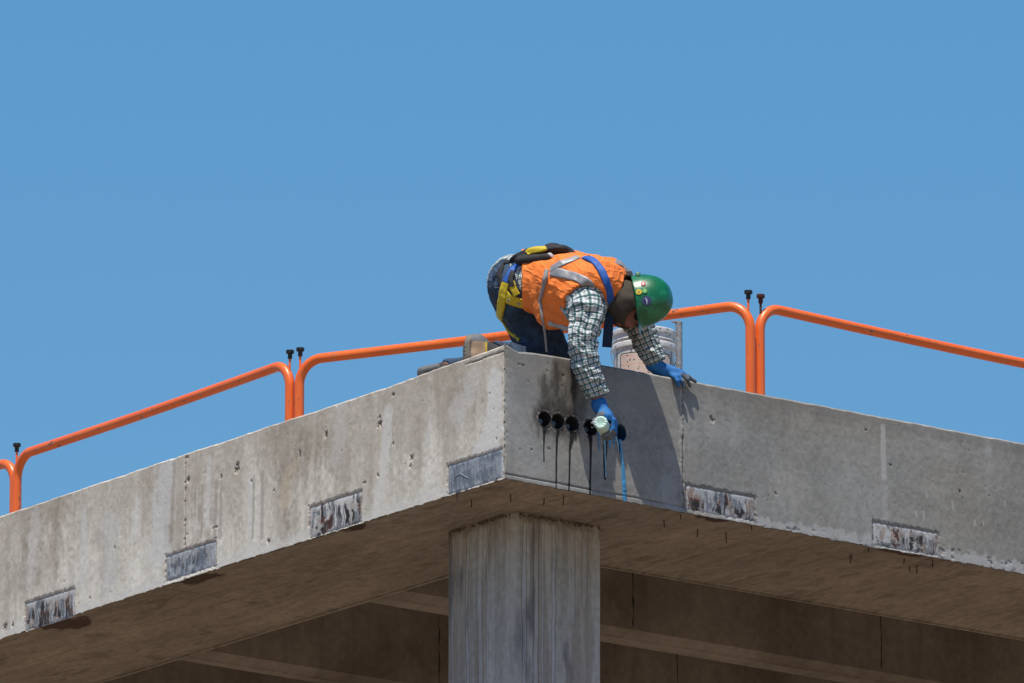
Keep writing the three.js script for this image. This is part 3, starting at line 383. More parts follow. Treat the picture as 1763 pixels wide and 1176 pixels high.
{ // ---- column, chamfered, streaked by runs from the joint above
  const tx = dataTex(1024, 1024, (u, v, o) => {
    const x = u * 1.1, y = v * 2.2, wv = 0.016 * (fbm(x * 6, y * 2.2, 3, 251) - 0.5), b = fbm(x * 3, y * 1.6, 4, 252), s = fbm((x + wv) * 44, y * 0.9, 4, 253), s2 = fbm((x + wv) * 15, y * 0.5, 3, 254), f = fbm(x * 60, y * 40, 3, 255);
    let t = 172 + 30 * (b - 0.5) + 40 * (s - 0.5) + 20 * (s2 - 0.5) + 30 * (f - 0.5) + 12 * (h3((u * 1024) | 0, (v * 1024) | 0, 4) - 0.5);
    let r = t + 4, g = t, bl = t - 9;
    const brown = 0.75 * sstep(0.5, 0.64, fbm((x + wv) * 11, y * 1.6, 4, 256)); r = mix(r, 138, brown * 0.55); g = mix(g, 122, brown * 0.55); bl = mix(bl, 106, brown * 0.55);
    for (const [c, w, e, k] of [[0.035, 0.007, 0.9, 0.6], [0.085, 0.006, 1.2, 0.7], [0.15, 0.009, 0.6, 0.8], [0.245, 0.014, 1.0, 0.6], [0.30, 0.006, 1.1, 0.8], [0.33, 0.004, 1.4, 0.8], [0.37, 0.005, 0.9, 0.7], [0.552, 0.010, 0, 0.9], [0.622, 0.012, 0, 0.9], [0.66, 0.006, 1.1, 0.6], [0.72, 0.008, 0.8, 0.8], [0.83, 0.01, 1.7, 0.5], [0.9, 0.012, 1.8, 0.5], [1.02, 0.006, 0.4, 0.6]]) { const d = Math.abs(x + wv * 2.2 - c) / w; if (y > e) { const m = (1 - sstep(0.55, 1.1, d)) * k * 0.7 * (0.7 + 0.8 * (f - 0.3)); r = mix(r, 184, m); g = mix(g, 187, m); bl = mix(bl, 190, m); const ed = sstep(1.0, 1.15, d) * (1 - sstep(1.2, 1.6, d)) * 0.35 * k; r *= 1 - ed; g *= 1 - ed; bl *= 1 - ed; } }
    const dark = sstep(0.6, 0.82, fbm(x * 10, y * 2, 4, 258)); r *= 1 - 0.3 * dark; g *= 1 - 0.3 * dark; bl *= 1 - 0.28 * dark;
    const crust = y + 0.16 * (fbm(x * 16, y * 9, 4, 259) - 0.5) > 2.165 ? 0.8 : 0; r = mix(r, 164 + 60 * (f - 0.5), crust); g = mix(g, 153 + 60 * (f - 0.5), crust); bl = mix(bl, 138 + 60 * (f - 0.5), crust);
    o[0] = r; o[1] = g; o[2] = bl;
  });
  tx.wrapT = THREE.MirroredRepeatWrapping;
  const c0 = [0.428, 0.492], wd = 0.51, ch = 0.036, outline = [];   // plan of the two seen faces and the chamfer between them
  const X0 = c0[0], X1 = c0[0] + 0.505, Z0 = -c0[1], Z1 = -c0[1] - wd;
  const seg = [[X0, Z1, 0], [X0, Z0 - ch, wd - ch], [X0 + ch, Z0, wd + 0.015], [X1, Z0, wd + 0.48], [X1, Z1, 1.6], [X0, Z1, 2.2]];
  const plan = []; for (let i = 0; i < seg.length - 1; i++) { const m = Math.max(1, Math.round(Math.hypot(seg[i + 1][0] - seg[i][0], seg[i + 1][1] - seg[i][1]) / 0.008)); for (let k = 0; k <= m; k++) plan.push([mix(seg[i][0], seg[i + 1][0], k / m), mix(seg[i][1], seg[i + 1][1], k / m), mix(seg[i][2], seg[i + 1][2], k / m), i]); }
  const rows = []; for (let y = SOFFIT + 0.002; y > 12.8; y -= 0.012) rows.push(y); rows.push(9, 4, 0);
  const pos = [], uv = [], idx = [], C = plan.length;
  const cx = (X0 + X1) / 2, cz = (Z0 + Z1) / 2;
  for (const y of rows) plan.forEach(([x, z, u, i]) => { const ledge = 0, gap = SOFFIT - y < 0.03 ? 0.012 * fbm(u * 20, y * 30, 3, 261) : 0, o = 0.003 * (fbm(u * 5, y * 3, 3, 262) - 0.5) + 0.0016 * (fbm(u * 30, y * 2, 2, 263) - 0.5) - gap; const dx = i === 0 || i === 5 ? -1 : i === 1 ? -0.7 : 0, dz = i === 2 ? 1 : i === 1 ? 0.7 : 0; pos.push(x + dx * o + ledge, y, z + dz * o - (y < 13.705 && i === 0 ? 0 : 0)); uv.push(u / 1.1, (y - 12.166) / 2.2); });
  for (let r = 0; r < rows.length - 1; r++) for (let i = 0; i < C - 1; i++) { const a = r * C + i, b = a + C; idx.push(a, b, a + 1, b, b + 1, a + 1); }
  const g = new THREE.BufferGeometry(); g.setAttribute('position', new THREE.Float32BufferAttribute(pos, 3)); g.setAttribute('uv', new THREE.Float32BufferAttribute(uv, 2)); g.setIndex(idx); g.computeVertexNormals();
  const col = part('column', g, std({ map: tx, roughness: 0.9, bumpMap: rep(grainTex, 2.6, 5.2), bumpScale: 0.0016 }), deck);
  // broken collar of grout squeezed out where the column meets the soffit
  const bits = []; const R = rng(5); for (let i = 0; i < 150; i++) { const side = R() < 0.45, t = R(), s = 0.003 + 0.008 * R() * R(), b = new THREE.IcosahedronGeometry(s, 0), p = b.attributes.position; for (let k = 0; k < p.count; k++) p.setXYZ(k, p.getX(k) * (0.8 + 0.7 * h3(i, 1, 2)), p.getY(k) * 0.9, p.getZ(k) * (0.8 + 0.7 * h3(i, 2, 2))); b.rotateY(R() * 6); b.translate(side ? X0 - 0.001 : mix(X0 + ch, X1, t), SOFFIT - 0.004 - 0.012 * R(), side ? mix(Z1, Z0 - ch, t) : Z0 + 0.001); b.computeVertexNormals(); bits.push(b); }
  const gr = part('grout_collar', mergeGeometries(bits), std({ color: lin(0.16, 0.13, 0.105), roughness: 1 }), col); gr.userData.kind = 'stuff';
}

// ================================================================ guardrails
const mOrange = new THREE.MeshPhysicalMaterial({ color: lin(0.78, 0.135, 0.022), roughness: 0.42, clearcoat: 0.25, clearcoatRoughness: 0.3 });
const chipTex = dataTex(256, 1024, (u, v, o) => { const f = fbm(u * 14, v * 60, 3, 271), b = fbm(u * 4, v * 20, 3, 272); o[0] = 247 + 10 * (b - 0.5); o[1] = 111 + 16 * (b - 0.5); o[2] = 34 + 12 * (b - 0.5); if (f > 0.80) { o[0] = 96; o[1] = 66; o[2] = 52; } else if (f > 0.735) { o[0] = 226; o[1] = 132; o[2] = 86; } if (n2(u * 30, v * 7, 9) > 0.93 && n2(u * 160, v * 30, 3) > 0.5) { o[0] = 150; o[1] = 84; o[2] = 56; } });
mOrange.map = rep(chipTex, 1, 0.35); mOrange.color = lin(1, 1, 1);
const mKnob = std({ color: lin(0.012, 0.014, 0.016), roughness: 0.5 }), mRusty = std({ color: lin(0.07, 0.02, 0.013), roughness: 0.75 });
const knobGeo = (() => { const pts = [[0, 0.046], [0.018, 0.046], [0.0205, 0.0435], [0.0205, 0.030], [0.0185, 0.0265], [0.0125, 0.0265], [0.0115, 0.024], [0.0115, 0.005], [0.010, 0], [0, 0]].map(([r, y]) => new THREE.Vector2(r, y)); const g = new THREE.LatheGeometry(pts, 40), p = g.attributes.position; for (let i = 0; i < p.count; i++) { const a = Math.atan2(p.getZ(i), p.getX(i)), r = Math.hypot(p.getX(i), p.getZ(i)); if (r > 0.017) { const k = 1 - 0.05 * (0.5 + 0.5 * Math.cos(a * 10)); p.setX(i, p.getX(i) * k); p.setZ(i, p.getZ(i) * k); } } g.computeVertexNormals(); return g; })();
const RAIL_Y = DECK + 1.06;
function guardrail(A, B, label, knobs) {
  const base = V(A.x, DECK, A.z), t = thing('guardrail_panel', label, 'guardrail', base, 'orange guardrail panels on the deck');
  const a = V(0, 0, 0), b = V(B.x - A.x, 0, B.z - A.z), dir = b.clone().normalize(), H = RAIL_Y - DECK, r = 0.125, pts = [V(0, 0.012, 0), V(0, 0.3, 0), V(0, 0.6, 0)];
  const bend = (c, s) => { for (let k = 0; k <= 12; k++) { const q = k / 12 * Math.PI / 2; pts.push(s ? c.clone().addScaledVector(dir, r * Math.sin(q)).add(V(0, r * Math.cos(q), 0)) : c.clone().addScaledVector(dir, -r * Math.cos(q)).add(V(0, r * Math.sin(q), 0))); } };
  pts.push(V(0, H - r - 0.05, 0)); bend(V(0, H - r, 0).addScaledVector(dir, r), 0);
  for (let k = 1; k < 8; k++) pts.push(V(0, H, 0).addScaledVector(dir, mix(r, b.length() - r, k / 8)).add(V(0, -0.006 * Math.sin(k / 8 * Math.PI), 0)));
  bend(b.clone().add(V(0, H - r, 0)).addScaledVector(dir, -r), 1); pts.push(b.clone().add(V(0, H - r - 0.05, 0)), b.clone().add(V(0, 0.3, 0)), b.clone().add(V(0, 0.012, 0)));
  part('frame', tube(pts, 0.0248, 24), mOrange, t);
  part('mid_rail', tube([a.clone().add(V(0, 0.5, 0)), b.clone().add(V(0, 0.5, 0))], 0.017, 16), mOrange, t);
  for (const [e, k, s] of [[a, knobs[0], 1], [b, knobs[1], -1]]) {
    const f = box(-0.07, 0.07, 0, 0.012, -0.07, 0.07); part('foot_plate', f, mOrange, t).position.copy(e);
    if (!k) continue;
    const p = e.clone().add(V(0, H - 0.09, 0)).addScaledVector(dir, s * k[0]);
    const st = part('screw', tube([V(0, 0, 0), V(k[2] ?? 0, k[1], 0)], 0.0062, 10), k[3] ? mRusty : mOrange, t); st.position.copy(p);
    const kn = part('knob', knobGeo, k[3] ? mRusty : mKnob, t); kn.position.copy(p).add(V(k[2] ?? 0, k[1], 0)); kn.rotation.set(0.05, 0.4, 0.04); if (k[3]) kn.userData.label = 'rusty brown screw knob';
  }
}
{
  const at = (x, y) => onLevel(x, y, RAIL_Y), A0 = at(29.5, 786), A1 = at(499.2, 624.1), B0 = at(515.6, 621.4), B1 = at(1291.5, 523.6), C0 = at(1308, 527.2), C1 = C0.clone().add(at(1747, 621).sub(C0).setLength(2.46));
  guardrail(A1, A0, 'orange tube guardrail panel above the pale sunlit face, with both bent ends in view', [[0.006, 0.110, 0.004], [-0.004, 0.115, 0]]);
  guardrail(B0, B1, 'orange tube guardrail panel running behind the kneeling person and the bucket', [[0.004, 0.112, 0], [0.01, 0.115, 0]]);
  guardrail(C0, C1, 'orange tube guardrail panel with a rusty brown knob, above the grey face', [[0.006, 0.105, 0, 1], [0, 0.115, 0]]);
  const D0 = A0.clone().addScaledVector(FH, 0.075).addScaledVector(RT, -0.016); guardrail(D0, D0.clone().add(V(0.03, 0, -2.46)), 'orange tube guardrail panel of which only a bent end shows, past the sunlit face', [null, null]);
}
// ================================================================ bucket and steel stub
{
  const c = J(1109, 600, 1.16), p = V(c.x, DECK, c.z), t = thing('bucket', 'dirty white plastic bucket with ribbed rim and peeling label, behind the gloved hand', 'bucket', p);
  const prof = [[0, 0.006], [0.125, 0.006], [0.13, 0], [0.136, 0.004], [0.145, 0.25], [0.1465, 0.268], [0.152, 0.27], [0.1535, 0.274], [0.1535, 0.293], [0.152, 0.297], [0.1465, 0.299], [0.1465, 0.306], [0.152, 0.308], [0.152, 0.314], [0.1465, 0.317], [0.147, 0.334], [0.152, 0.337], [0.1545, 0.341], [0.1545, 0.360], [0.153, 0.364], [0.149, 0.365], [0.1465, 0.362], [0.143, 0.26], [0.133, 0.012], [0, 0.012]];
  const dirt = dataTex(512, 256, (u, v, o) => { const b = fbm(u * 9, v * 4, 4, 281), s = fbm(u * 60, v * 3, 3, 282), f = fbm(u * 90, v * 45, 2, 283); const t = 231 + 20 * (b - 0.5) + 12 * (s - 0.5); o[0] = t; o[1] = t - 2; o[2] = t - 6; const d = sstep(0.66, 0.74, fbm(u * 40, v * 26, 3, 284)); o[0] = mix(o[0], 120, d * 0.7); o[1] = mix(o[1], 112, d * 0.7); o[2] = mix(o[2], 104, d * 0.7); if (f > 0.86) { o[0] *= 0.5; o[1] *= 0.48; o[2] *= 0.46; } });
  part('pail', new THREE.LatheGeometry(prof.map(([r, y]) => new THREE.Vector2(r, y)), 96), new THREE.MeshPhysicalMaterial({ map: dirt, roughness: 0.5, clearcoat: 0.15 }), t);
  // label: faded print, black rounded outline, torn at the foot
  const cv = document.createElement('canvas'); cv.width = 512; cv.height = 384; const x = cv.getContext('2d');
  x.fillStyle = '#dcd6d0'; x.fillRect(0, 0, 512, 384); x.fillStyle = '#e6cfc2'; x.fillRect(14, 14, 484, 356);
  const R = rng(91); for (let col = 0; col < 3; col++) for (let r = 0; r < 19; r++) { const head = r % 5 === 0; x.fillStyle = head ? 'rgba(214,136,100,0.75)' : 'rgba(140,118,112,0.35)'; let u = 26 + col * 158; const end = u + 136 - R() * 30; while (u < end) { const w = 5 + R() * 16; x.fillRect(u, 26 + r * 18, Math.min(w, end - u), head ? 8 : 4); u += w + 4; } }
  x.strokeStyle = '#2c2b2c'; x.lineWidth = 9; x.beginPath(); x.moveTo(6, 384); x.lineTo(6, 40); x.quadraticCurveTo(6, 6, 40, 6); x.lineTo(472, 6); x.quadraticCurveTo(506, 6, 506, 40); x.lineTo(506, 384); x.stroke();
  x.fillStyle = '#55504c'; for (let i = 0; i < 30; i++) { x.beginPath(); x.ellipse(R() * 512, R() * 384, 2 + R() * 6, 2 + R() * 9, R() * 3, 0, 7); x.fill(); } x.fillStyle = '#d9d7d4'; for (let i = 0; i < 26; i++) { x.beginPath(); x.ellipse(150 + R() * 330, 300 + R() * 84, 8 + R() * 26, 5 + R() * 16, R() * 3, 0, 7); x.fill(); }
  const lt = new THREE.CanvasTexture(cv); lt.colorSpace = THREE.SRGBColorSpace;
  // faces the camera side of the pail
  const th0 = Math.atan2(-FH.x, -FH.z) - 0.98 + 0.06, g = new THREE.CylinderGeometry(0.1452, 0.139, 0.19, 48, 1, true, th0, 1.96); g.translate(0, 0.145, 0);
  part('label_sheet', g, std({ map: lt, roughness: 0.7 }), t);
  const h = []; for (let k = 0; k <= 30; k++) { const a = k / 30 * Math.PI; h.push(RT.clone().multiplyScalar(-0.158 * Math.cos(a)).addScaledVector(FH, -0.158 * Math.sin(a) * 0.55).add(V(0, 0.285 - 0.20 * Math.sin(a), 0))); }
  part('wire_handle', tube(h, 0.0022, 6), std({ color: lin(0.12, 0.12, 0.13), metalness: 0.6, roughness: 0.5 }), t);
}
{
  const q = J(1169, 600, 1.02), t = thing('steel_stub', 'short speckled grey steel pipe with a bent lip, standing beside the white bucket', 'steel pipe', V(q.x, DECK, q.z));
  const topY = J(1169, 556, 1.02).y - DECK, tx = dataTex(128, 512, (u, v, o) => { const b = fbm(u * 6, v * 30, 4, 291), f = n2(u * 26, v * 130, 7); const c = 150 + 50 * (b - 0.5); o[0] = c; o[1] = c + 2; o[2] = c + 5; if (f > 0.86) { o[0] *= 0.55; o[1] *= 0.52; o[2] *= 0.5; } });
  part('pipe', tube([V(0, 0.008, 0), V(0, topY * 0.5, 0), V(0, topY, 0)], 0.0165, 24), std({ map: rep(tx, 1, 2.5), roughness: 0.6, metalness: 0.25 }), t);
  const s = new THREE.Shape(); s.moveTo(-0.016, 0.014); s.lineTo(0.012, 0.016); s.lineTo(0.016, 0); s.lineTo(0.012, -0.014); s.lineTo(-0.014, -0.012); s.lineTo(-0.036, -0.003); s.closePath();
  const g = new THREE.ExtrudeGeometry(s, { depth: 0.005, bevelEnabled: true, bevelSize: 0.001, bevelThickness: 0.001, bevelSegments: 1 }); g.rotateX(-Math.PI / 2); const lip = part('bent_lip', g, std({ color: lin(0.30, 0.28, 0.26), roughness: 0.7 }), t); lip.position.set(0, topY, 0); lip.rotation.y = -TURN; lip.rotation.z = -0.1;
  part('base_plate', box(-0.05, 0.05, 0, 0.008, -0.05, 0.05), std({ color: lin(0.2, 0.2, 0.2), roughness: 0.7 }), t);
}

// ================================================================ the kneeling worker
{
  const root = thing('person', 'person in orange vest and green hard hat kneeling, one arm reaching over the edge', 'person', V(0, 0, 0));
  const P = {
    hipN: J(896, 504, 0.56), hipF: J(894, 504, 0.74), kneeN: J(956, 628, 0.69), kneeF: J(938, 640, 0.88),
    ankN: V(0.20, DECK + 0.085, -0.40), ankF: V(0.225, DECK + 0.065, -0.74),
    pelvis: J(887, 486, 0.64), waistN: J(922, 487, 0.52), waistF: J(922, 483, 0.68), chestN: J(985, 492, 0.35), chestF: J(990, 488, 0.53), upN: J(1030, 492, 0.26), upF: J(1040, 488, 0.49),
    neck: J(1052, 494, 0.33), shN: J(1003, 516, 0.22), shF: J(1062, 496, 0.57), elN: J(1003, 602, 0.165), wrN: J(1030, 692, 0.215), elF: J(1098, 558, 0.55), wrF: J(1128, 628, 0.60),
  };
  // head frame: crown, face and right-side directions
  const TO = FW.clone().negate(), crown = RT.clone().multiplyScalar(0.955).addScaledVector(UPV, 0.19).addScaledVector(TO, 0.03).normalize();
  const face = RT.clone().multiplyScalar(0.2).addScaledVector(UPV, -0.93).addScaledVector(TO, 0.33); face.addScaledVector(crown, -face.dot(crown)).normalize(); const side = face.clone().cross(crown).normalize();
  const at = (c, f, s, u) => c.clone().addScaledVector(face, f).addScaledVector(side, s).addScaledVector(crown, u);
  const HC = J(1091, 523, 0.29);
  // ---- body under the clothes
  const legs = [bone(P.hipN, P.kneeN, 0.075, 0.05), bone(P.kneeN, P.ankN, 0.05, 0.038), bone(P.hipF, P.kneeF, 0.075, 0.05), bone(P.kneeF, P.ankF, 0.05, 0.038), bone(P.ankN, P.ankN.clone().add(V(-0.06, -0.045, 0)), 0.034), bone(P.ankF, P.ankF.clone().add(V(-0.13, -0.02, 0)), 0.034, 0.025)];
  const arms = [bone(P.shN, P.elN, 0.045, 0.036), bone(P.elN, P.wrN, 0.036, 0.026), bone(P.shF, P.elF, 0.045, 0.036), bone(P.elF, P.wrF, 0.036, 0.026)];
  const trunk = [bone(P.hipN, P.hipF, 0.10), bone(P.pelvis, P.waistN, 0.09, 0.085), bone(P.waistN, P.chestN, 0.085, 0.10), bone(P.waistF, P.chestF, 0.085, 0.10), bone(P.chestN, P.upN, 0.10, 0.08), bone(P.chestF, P.upF, 0.10, 0.08), bone(P.upN, P.shN, 0.06), bone(P.upF, P.shF, 0.06), bone(P.upN, P.neck, 0.07, 0.055), bone(P.neck, HC, 0.055, 0.06)];
  const bodyF = union(0.05, [...trunk, ...legs, ...arms]);
  const headF = union(0.03, [ellipsoid(at(HC, 0, 0, 0.02), face, side, crown, 0.096, 0.076, 0.105), ellipsoid(at(HC, 0.055, 0, -0.055), face, side, crown, 0.05, 0.05, 0.06), bone(at(HC, 0.088, 0, 0.005), at(HC, 0.112, 0, -0.028), 0.010, 0.015), bone(at(HC, 0.09, -0.02, -0.068), at(HC, 0.09, 0.02, -0.068), 0.010), ellipsoid(at(HC, -0.005, 0.076, -0.01), face, side, crown, 0.022, 0.009, 0.03), ellipsoid(at(HC, -0.005, -0.076, -0.01), face, side, crown, 0.022, 0.009, 0.03), bone(at(HC, 0.075, -0.035, 0.024), at(HC, 0.075, 0.035, 0.024), 0.017), bone(at(HC, -0.03, 0, -0.06), P.neck, 0.055, 0.055)]);
  const mSkin = std({ color: lin(0.30, 0.115, 0.075), roughness: 0.6 });
  const geoBody = nets(bodyF, ...bounds(Object.values(P), 0.16), 0.013), geoHead = nets(headF, ...bounds([HC], 0.15), 0.005);
  part('body', mergeGeometries([geoBody, geoHead]), mSkin, root);

  // ---- jeans
  const fold = (x, y, z, a, k) => a * (1 - Math.abs(2 * fbm3(x * k, y * k * 0.8, z * k, 2) - 1) * 1.6);
  const jeansS = union(0.05, [bone(P.hipN, P.hipF, 0.118), ellipsoid(J(889, 504, 0.66), RT, UPV, FH, 0.088, 0.12, 0.17), bone(J(885, 488, 0.6), J(893, 482, 0.7), 0.118), bone(P.hipN, P.kneeN, 0.118, 0.082), bone(P.kneeN, V(0.245, DECK + 0.085, -0.40), 0.082, 0.058), bone(P.hipF, P.kneeF, 0.118, 0.082), bone(P.kneeF, V(0.24, DECK + 0.07, -0.74), 0.082, 0.058)]);
  const jeansF = (x, y, z) => { let d = jeansS(x, y, z); if (d < 0.03) d -= fold(x, y, z, 0.008, 17) + 0.003 * (fbm3(x * 60, y * 60, z * 60, 2) - 0.5); const w = (x - 0.02) * RT.x + z * RT.z; return d; };
  const cutN = P.ankN.x + 0.035, wa = J(864, 446, 0.65), wn = (() => { const t = J(896, 506, 0.62).sub(wa).normalize(), n = t.cross(FH).normalize(); return n.dot(RT) < 0 ? n.negate() : n; })();
  const jeansC = (x, y, z) => Math.max(jeansF(x, y, z), DECK + 0.001 - y, z > -0.57 ? cutN - x : 0.205 - x, y > wa.y - 0.16 ? (x - wa.x) * wn.x + (y - wa.y) * wn.y + (z - wa.z) * wn.z : -1);
  const mJeans = std({ vertexColors: true, roughness: 0.95, bumpMap: rep(crumpleTex, 4, 4), bumpScale: 0.012 });
  part('jeans', nets(jeansC, ...bounds([P.hipN, P.hipF, P.kneeN, P.kneeF, P.ankN, P.ankF, P.pelvis], 0.16), 0.0085, { color: (p) => { const f = fbm3(p.x * 14, p.y * 14, p.z * 14, 3), g = fbm3(p.x * 80, p.y * 80, p.z * 80, 2), k = 0.7 + 0.9 * sstep(0.4, 0.75, f) + 0.5 * (g - 0.5); return [0.028 * k, 0.053 * k, 0.094 * k]; } }), mJeans, root);

  // ---- checked shirt
  const plaid = dataTex(256, 256, (u, v, o) => {
    const band = (t) => { t = t % 1; let w = 0; if (t < 0.28) w = 0.95; else if (t > 0.50 && t < 0.58) w = 0.55; return w; }, ln = (t) => { t = t % 1; return (t > 0.36 && t < 0.395) || (t > 0.70 && t < 0.735) ? 0.75 : 0; };
    const a = band(u * 2), b = band(v * 2 + 0.1), c = Math.max(ln(u * 2 + 0.05), ln(v * 2)), n = 0.08 * (wrapN(u, v, 90, 6) - 0.5), pk = 0.6 * sstep(0.2, 0, Math.abs((u * 2 + 0.15) % 1 - 0.85)) * (1 - b);
    const g = 1 - (1 - 0.62 * a) * (1 - 0.62 * b);
    for (let q = 0; q < 3; q++) { let t = mix([222, 226, 228][q], [16, 62, 60][q], g); t = mix(t, [216, 190, 194][q], pk * 0.7 * (1 - g)); t = mix(t, [26, 30, 36][q], c * 0.8 * (0.5 + 0.5 * g)); o[q] = t * (1 + n); }
  });
  const PER = 0.052;
  const mPlaid = std({ map: plaid, roughness: 0.9, bumpMap: rep(crumpleTex, 0.34, 0.42), bumpScale: 0.011 });
  const spineD = P.upN.clone().sub(P.waistN).normalize();
  const torsoS = union(0.06, [bone(P.hipN, P.hipF, 0.095), bone(P.pelvis, P.waistN, 0.115, 0.108), bone(P.pelvis, P.waistF, 0.115, 0.108), bone(P.waistN, P.chestN, 0.108, 0.115), bone(P.waistF, P.chestF, 0.108, 0.115), bone(P.chestN, P.upN, 0.115, 0.095), bone(P.chestF, P.upF, 0.115, 0.095), bone(P.upN, P.shN, 0.085, 0.075), bone(P.upF, P.shF, 0.08, 0.075), bone(P.upN, P.neck, 0.08, 0.06)]);
  const shirtF = (x, y, z) => torsoS(x, y, z) - fold(x, y, z, 0.006, 15);
  part('shirt', nets(shirtF, ...bounds([P.hipN, P.hipF, P.pelvis, P.neck, P.shN, P.shF, P.chestN], 0.19), 0.009, { uv: (p) => [(p.clone().sub(P.waistN).dot(spineD)) / PER, (p.y - 15) / PER + 0.3 * p.clone().dot(FH) / PER] }), mPlaid, root);
  function sleeve(rows, n, cuff, seed, fAmp) {
    const { pts, rad } = limb(rows, n), seg = 72, pos = [], uv = [], idx = []; let len = 0; const turns = Math.round(2 * Math.PI * 0.058 / PER); let nrm = null;
    for (let i = 0; i <= n; i++) {
      const t = pts[Math.min(i + 1, n)].clone().sub(pts[Math.max(i - 1, 0)]).normalize(); if (!nrm) nrm = TO.clone(); nrm.addScaledVector(t, -nrm.dot(t)).normalize(); const b = t.clone().cross(nrm); if (i) len += pts[i].distanceTo(pts[i - 1]);
      const q = i / n, edge = q > cuff ? 0.003 : 0;
      for (let k = 0; k <= seg; k++) {
        const a = k / seg * 2 * Math.PI, cx = Math.cos(a), sx = Math.sin(a);
        const rid = (f, s) => { const v = fbm3(cx * 1.3 + s, sx * 1.3 + s * 2, len * f + 0.7 * cx + 0.4 * sx, 2); return 1 - Math.abs(2 * v - 1) * 2.2; };
        let w = fAmp * (0.010 * rid(15, seed) + 0.006 * rid(34, seed + 3) + 0.006 * (fbm3(cx * 2 + seed, sx * 2, len * 8, 2) - 0.5)); if (q > cuff) w *= 0.3; if (q < 0.06) w *= q / 0.06;
        const r = rad[i] + w + edge, p = pts[i].clone().addScaledVector(nrm, cx * r).addScaledVector(b, sx * r); pos.push(p.x, p.y, p.z); uv.push(k / seg * turns * 1, len / PER + 0.02 * w);
      }
    }
    // fold the cuff inwards
    for (const [dr, dl] of [[-0.004, 0.001], [-0.006, -0.02]]) { const t = pts[n].clone().sub(pts[n - 1]).normalize(); const base = n * (seg + 1); for (let k = 0; k <= seg; k++) { const p = V(pos[3 * (base + k)], pos[3 * (base + k) + 1], pos[3 * (base + k) + 2]), c = pts[n], d = p.clone().sub(c).normalize(); p.addScaledVector(d, dr).addScaledVector(t, dl); pos.push(p.x, p.y, p.z); uv.push(k / seg * turns, len / PER); } }
    for (let i = 0; i < n + 2; i++) for (let k = 0; k < seg; k++) { const a = i * (seg + 1) + k, c = a + seg + 1; idx.push(a, c, a + 1, a + 1, c, c + 1); }
    const g = new THREE.BufferGeometry(); g.setAttribute('position', new THREE.Float32BufferAttribute(pos, 3)); g.setAttribute('uv', new THREE.Float32BufferAttribute(uv, 2)); g.setIndex(idx); g.computeVertexNormals(); return g;
  }
  part('sleeve', sleeve([[985, 506, 0.33, 0.064], [998, 517, 0.25, 0.076], [1008, 532, 0.20, 0.080], [1009, 553, 0.18, 0.068], [1003, 580, 0.165, 0.057], [1005, 613, 0.165, 0.053], [1015, 646, 0.185, 0.047], [1027, 675, 0.208, 0.037], [1029.5, 683, 0.212, 0.036]], 190, 0.965, 4, 1.45), mPlaid, root);
  part('sleeve', sleeve([[1062, 499, 0.55, 0.07], [1080, 530, 0.55, 0.064], [1101, 560, 0.545, 0.058], [1112, 585, 0.565, 0.054], [1122, 608, 0.585, 0.049], [1129, 625, 0.597, 0.043]], 130, 0.95, 9, 1.2), mPlaid, root);
  // ---- safety vest, hanging loose in front
  const hang = union(0.05, [bone(J(912, 504, 0.44), J(948, 546, 0.38), 0.045, 0.04), bone(J(948, 546, 0.38), J(996, 556, 0.31), 0.043, 0.045), bone(J(930, 520, 0.56), J(996, 552, 0.46), 0.04, 0.045)]);
  const hem0 = J(898, 452, 0.62), hem1 = J(899, 530, 0.5), hemN = (() => { const t = hem1.clone().sub(hem0).normalize(); return t.cross(FH).normalize(); })(); if (hemN.dot(RT) < 0) hemN.negate();
  const armA = bone(J(1010, 526, 0.15), J(982, 552, 0.13), 0.098, 0.118), armB = bone(P.shF, P.elF, 0.085), neckHole = ellipsoid(J(1092, 520, 0.29), RT, UPV, FH, 0.10, 0.13, 0.14);
  const vestF = (x, y, z) => {
    let d = smin(torsoS(x, y, z) - 0.014, hang(x, y, z), 0.06); if (d < 0.04) d -= fold(x, y, z, 0.012, 12) + 0.006 * (fbm3(x * 34, y * 34, z * 34, 2) - 0.5);
    d = Math.max(d, -armA(x, y, z), -armB(x, y, z), -neckHole(x, y, z));
    return Math.max(d, -((x - hem0.x) * hemN.x + (y - hem0.y) * hemN.y + (z - hem0.z) * hemN.z));
  };
  const mVest = std({ vertexColors: true, roughness: 0.8, bumpMap: rep(crumpleTex, 3.2, 3.2), bumpScale: 0.014 });
  const vest = part('safety_vest', nets(vestF, ...bounds([P.waistN, P.waistF, P.neck, P.chestN, P.chestF, P.shN, P.shF, J(950, 560, 0.45)], 0.19), 0.0075, { color: (p) => { const f = fbm3(p.x * 12, p.y * 12, p.z * 12, 3), k = 0.94 + 0.24 * (f - 0.5); return [Math.min(1, 1.0 * k), 0.235 * k, 0.036 * k]; } }), mVest, root);

  // ---- straps laid on the clothes: the camera ray only finds where on the body the strap runs
  const skinF = (x, y, z) => Math.min(vestF(x, y, z), jeansC(x, y, z), shirtF(x, y, z));
  function hit(px, py, f = skinF) { const d = rayDir(px, py).normalize(), o = J(px, py, -0.25); let t = 0; for (let i = 0; i < 160; i++) { const q = o.clone().addScaledVector(d, t), s = f(q.x, q.y, q.z); if (s < 0.0008) return q; t += Math.max(s * 0.7, 0.0015); if (t > 1.6) break; } return null; }
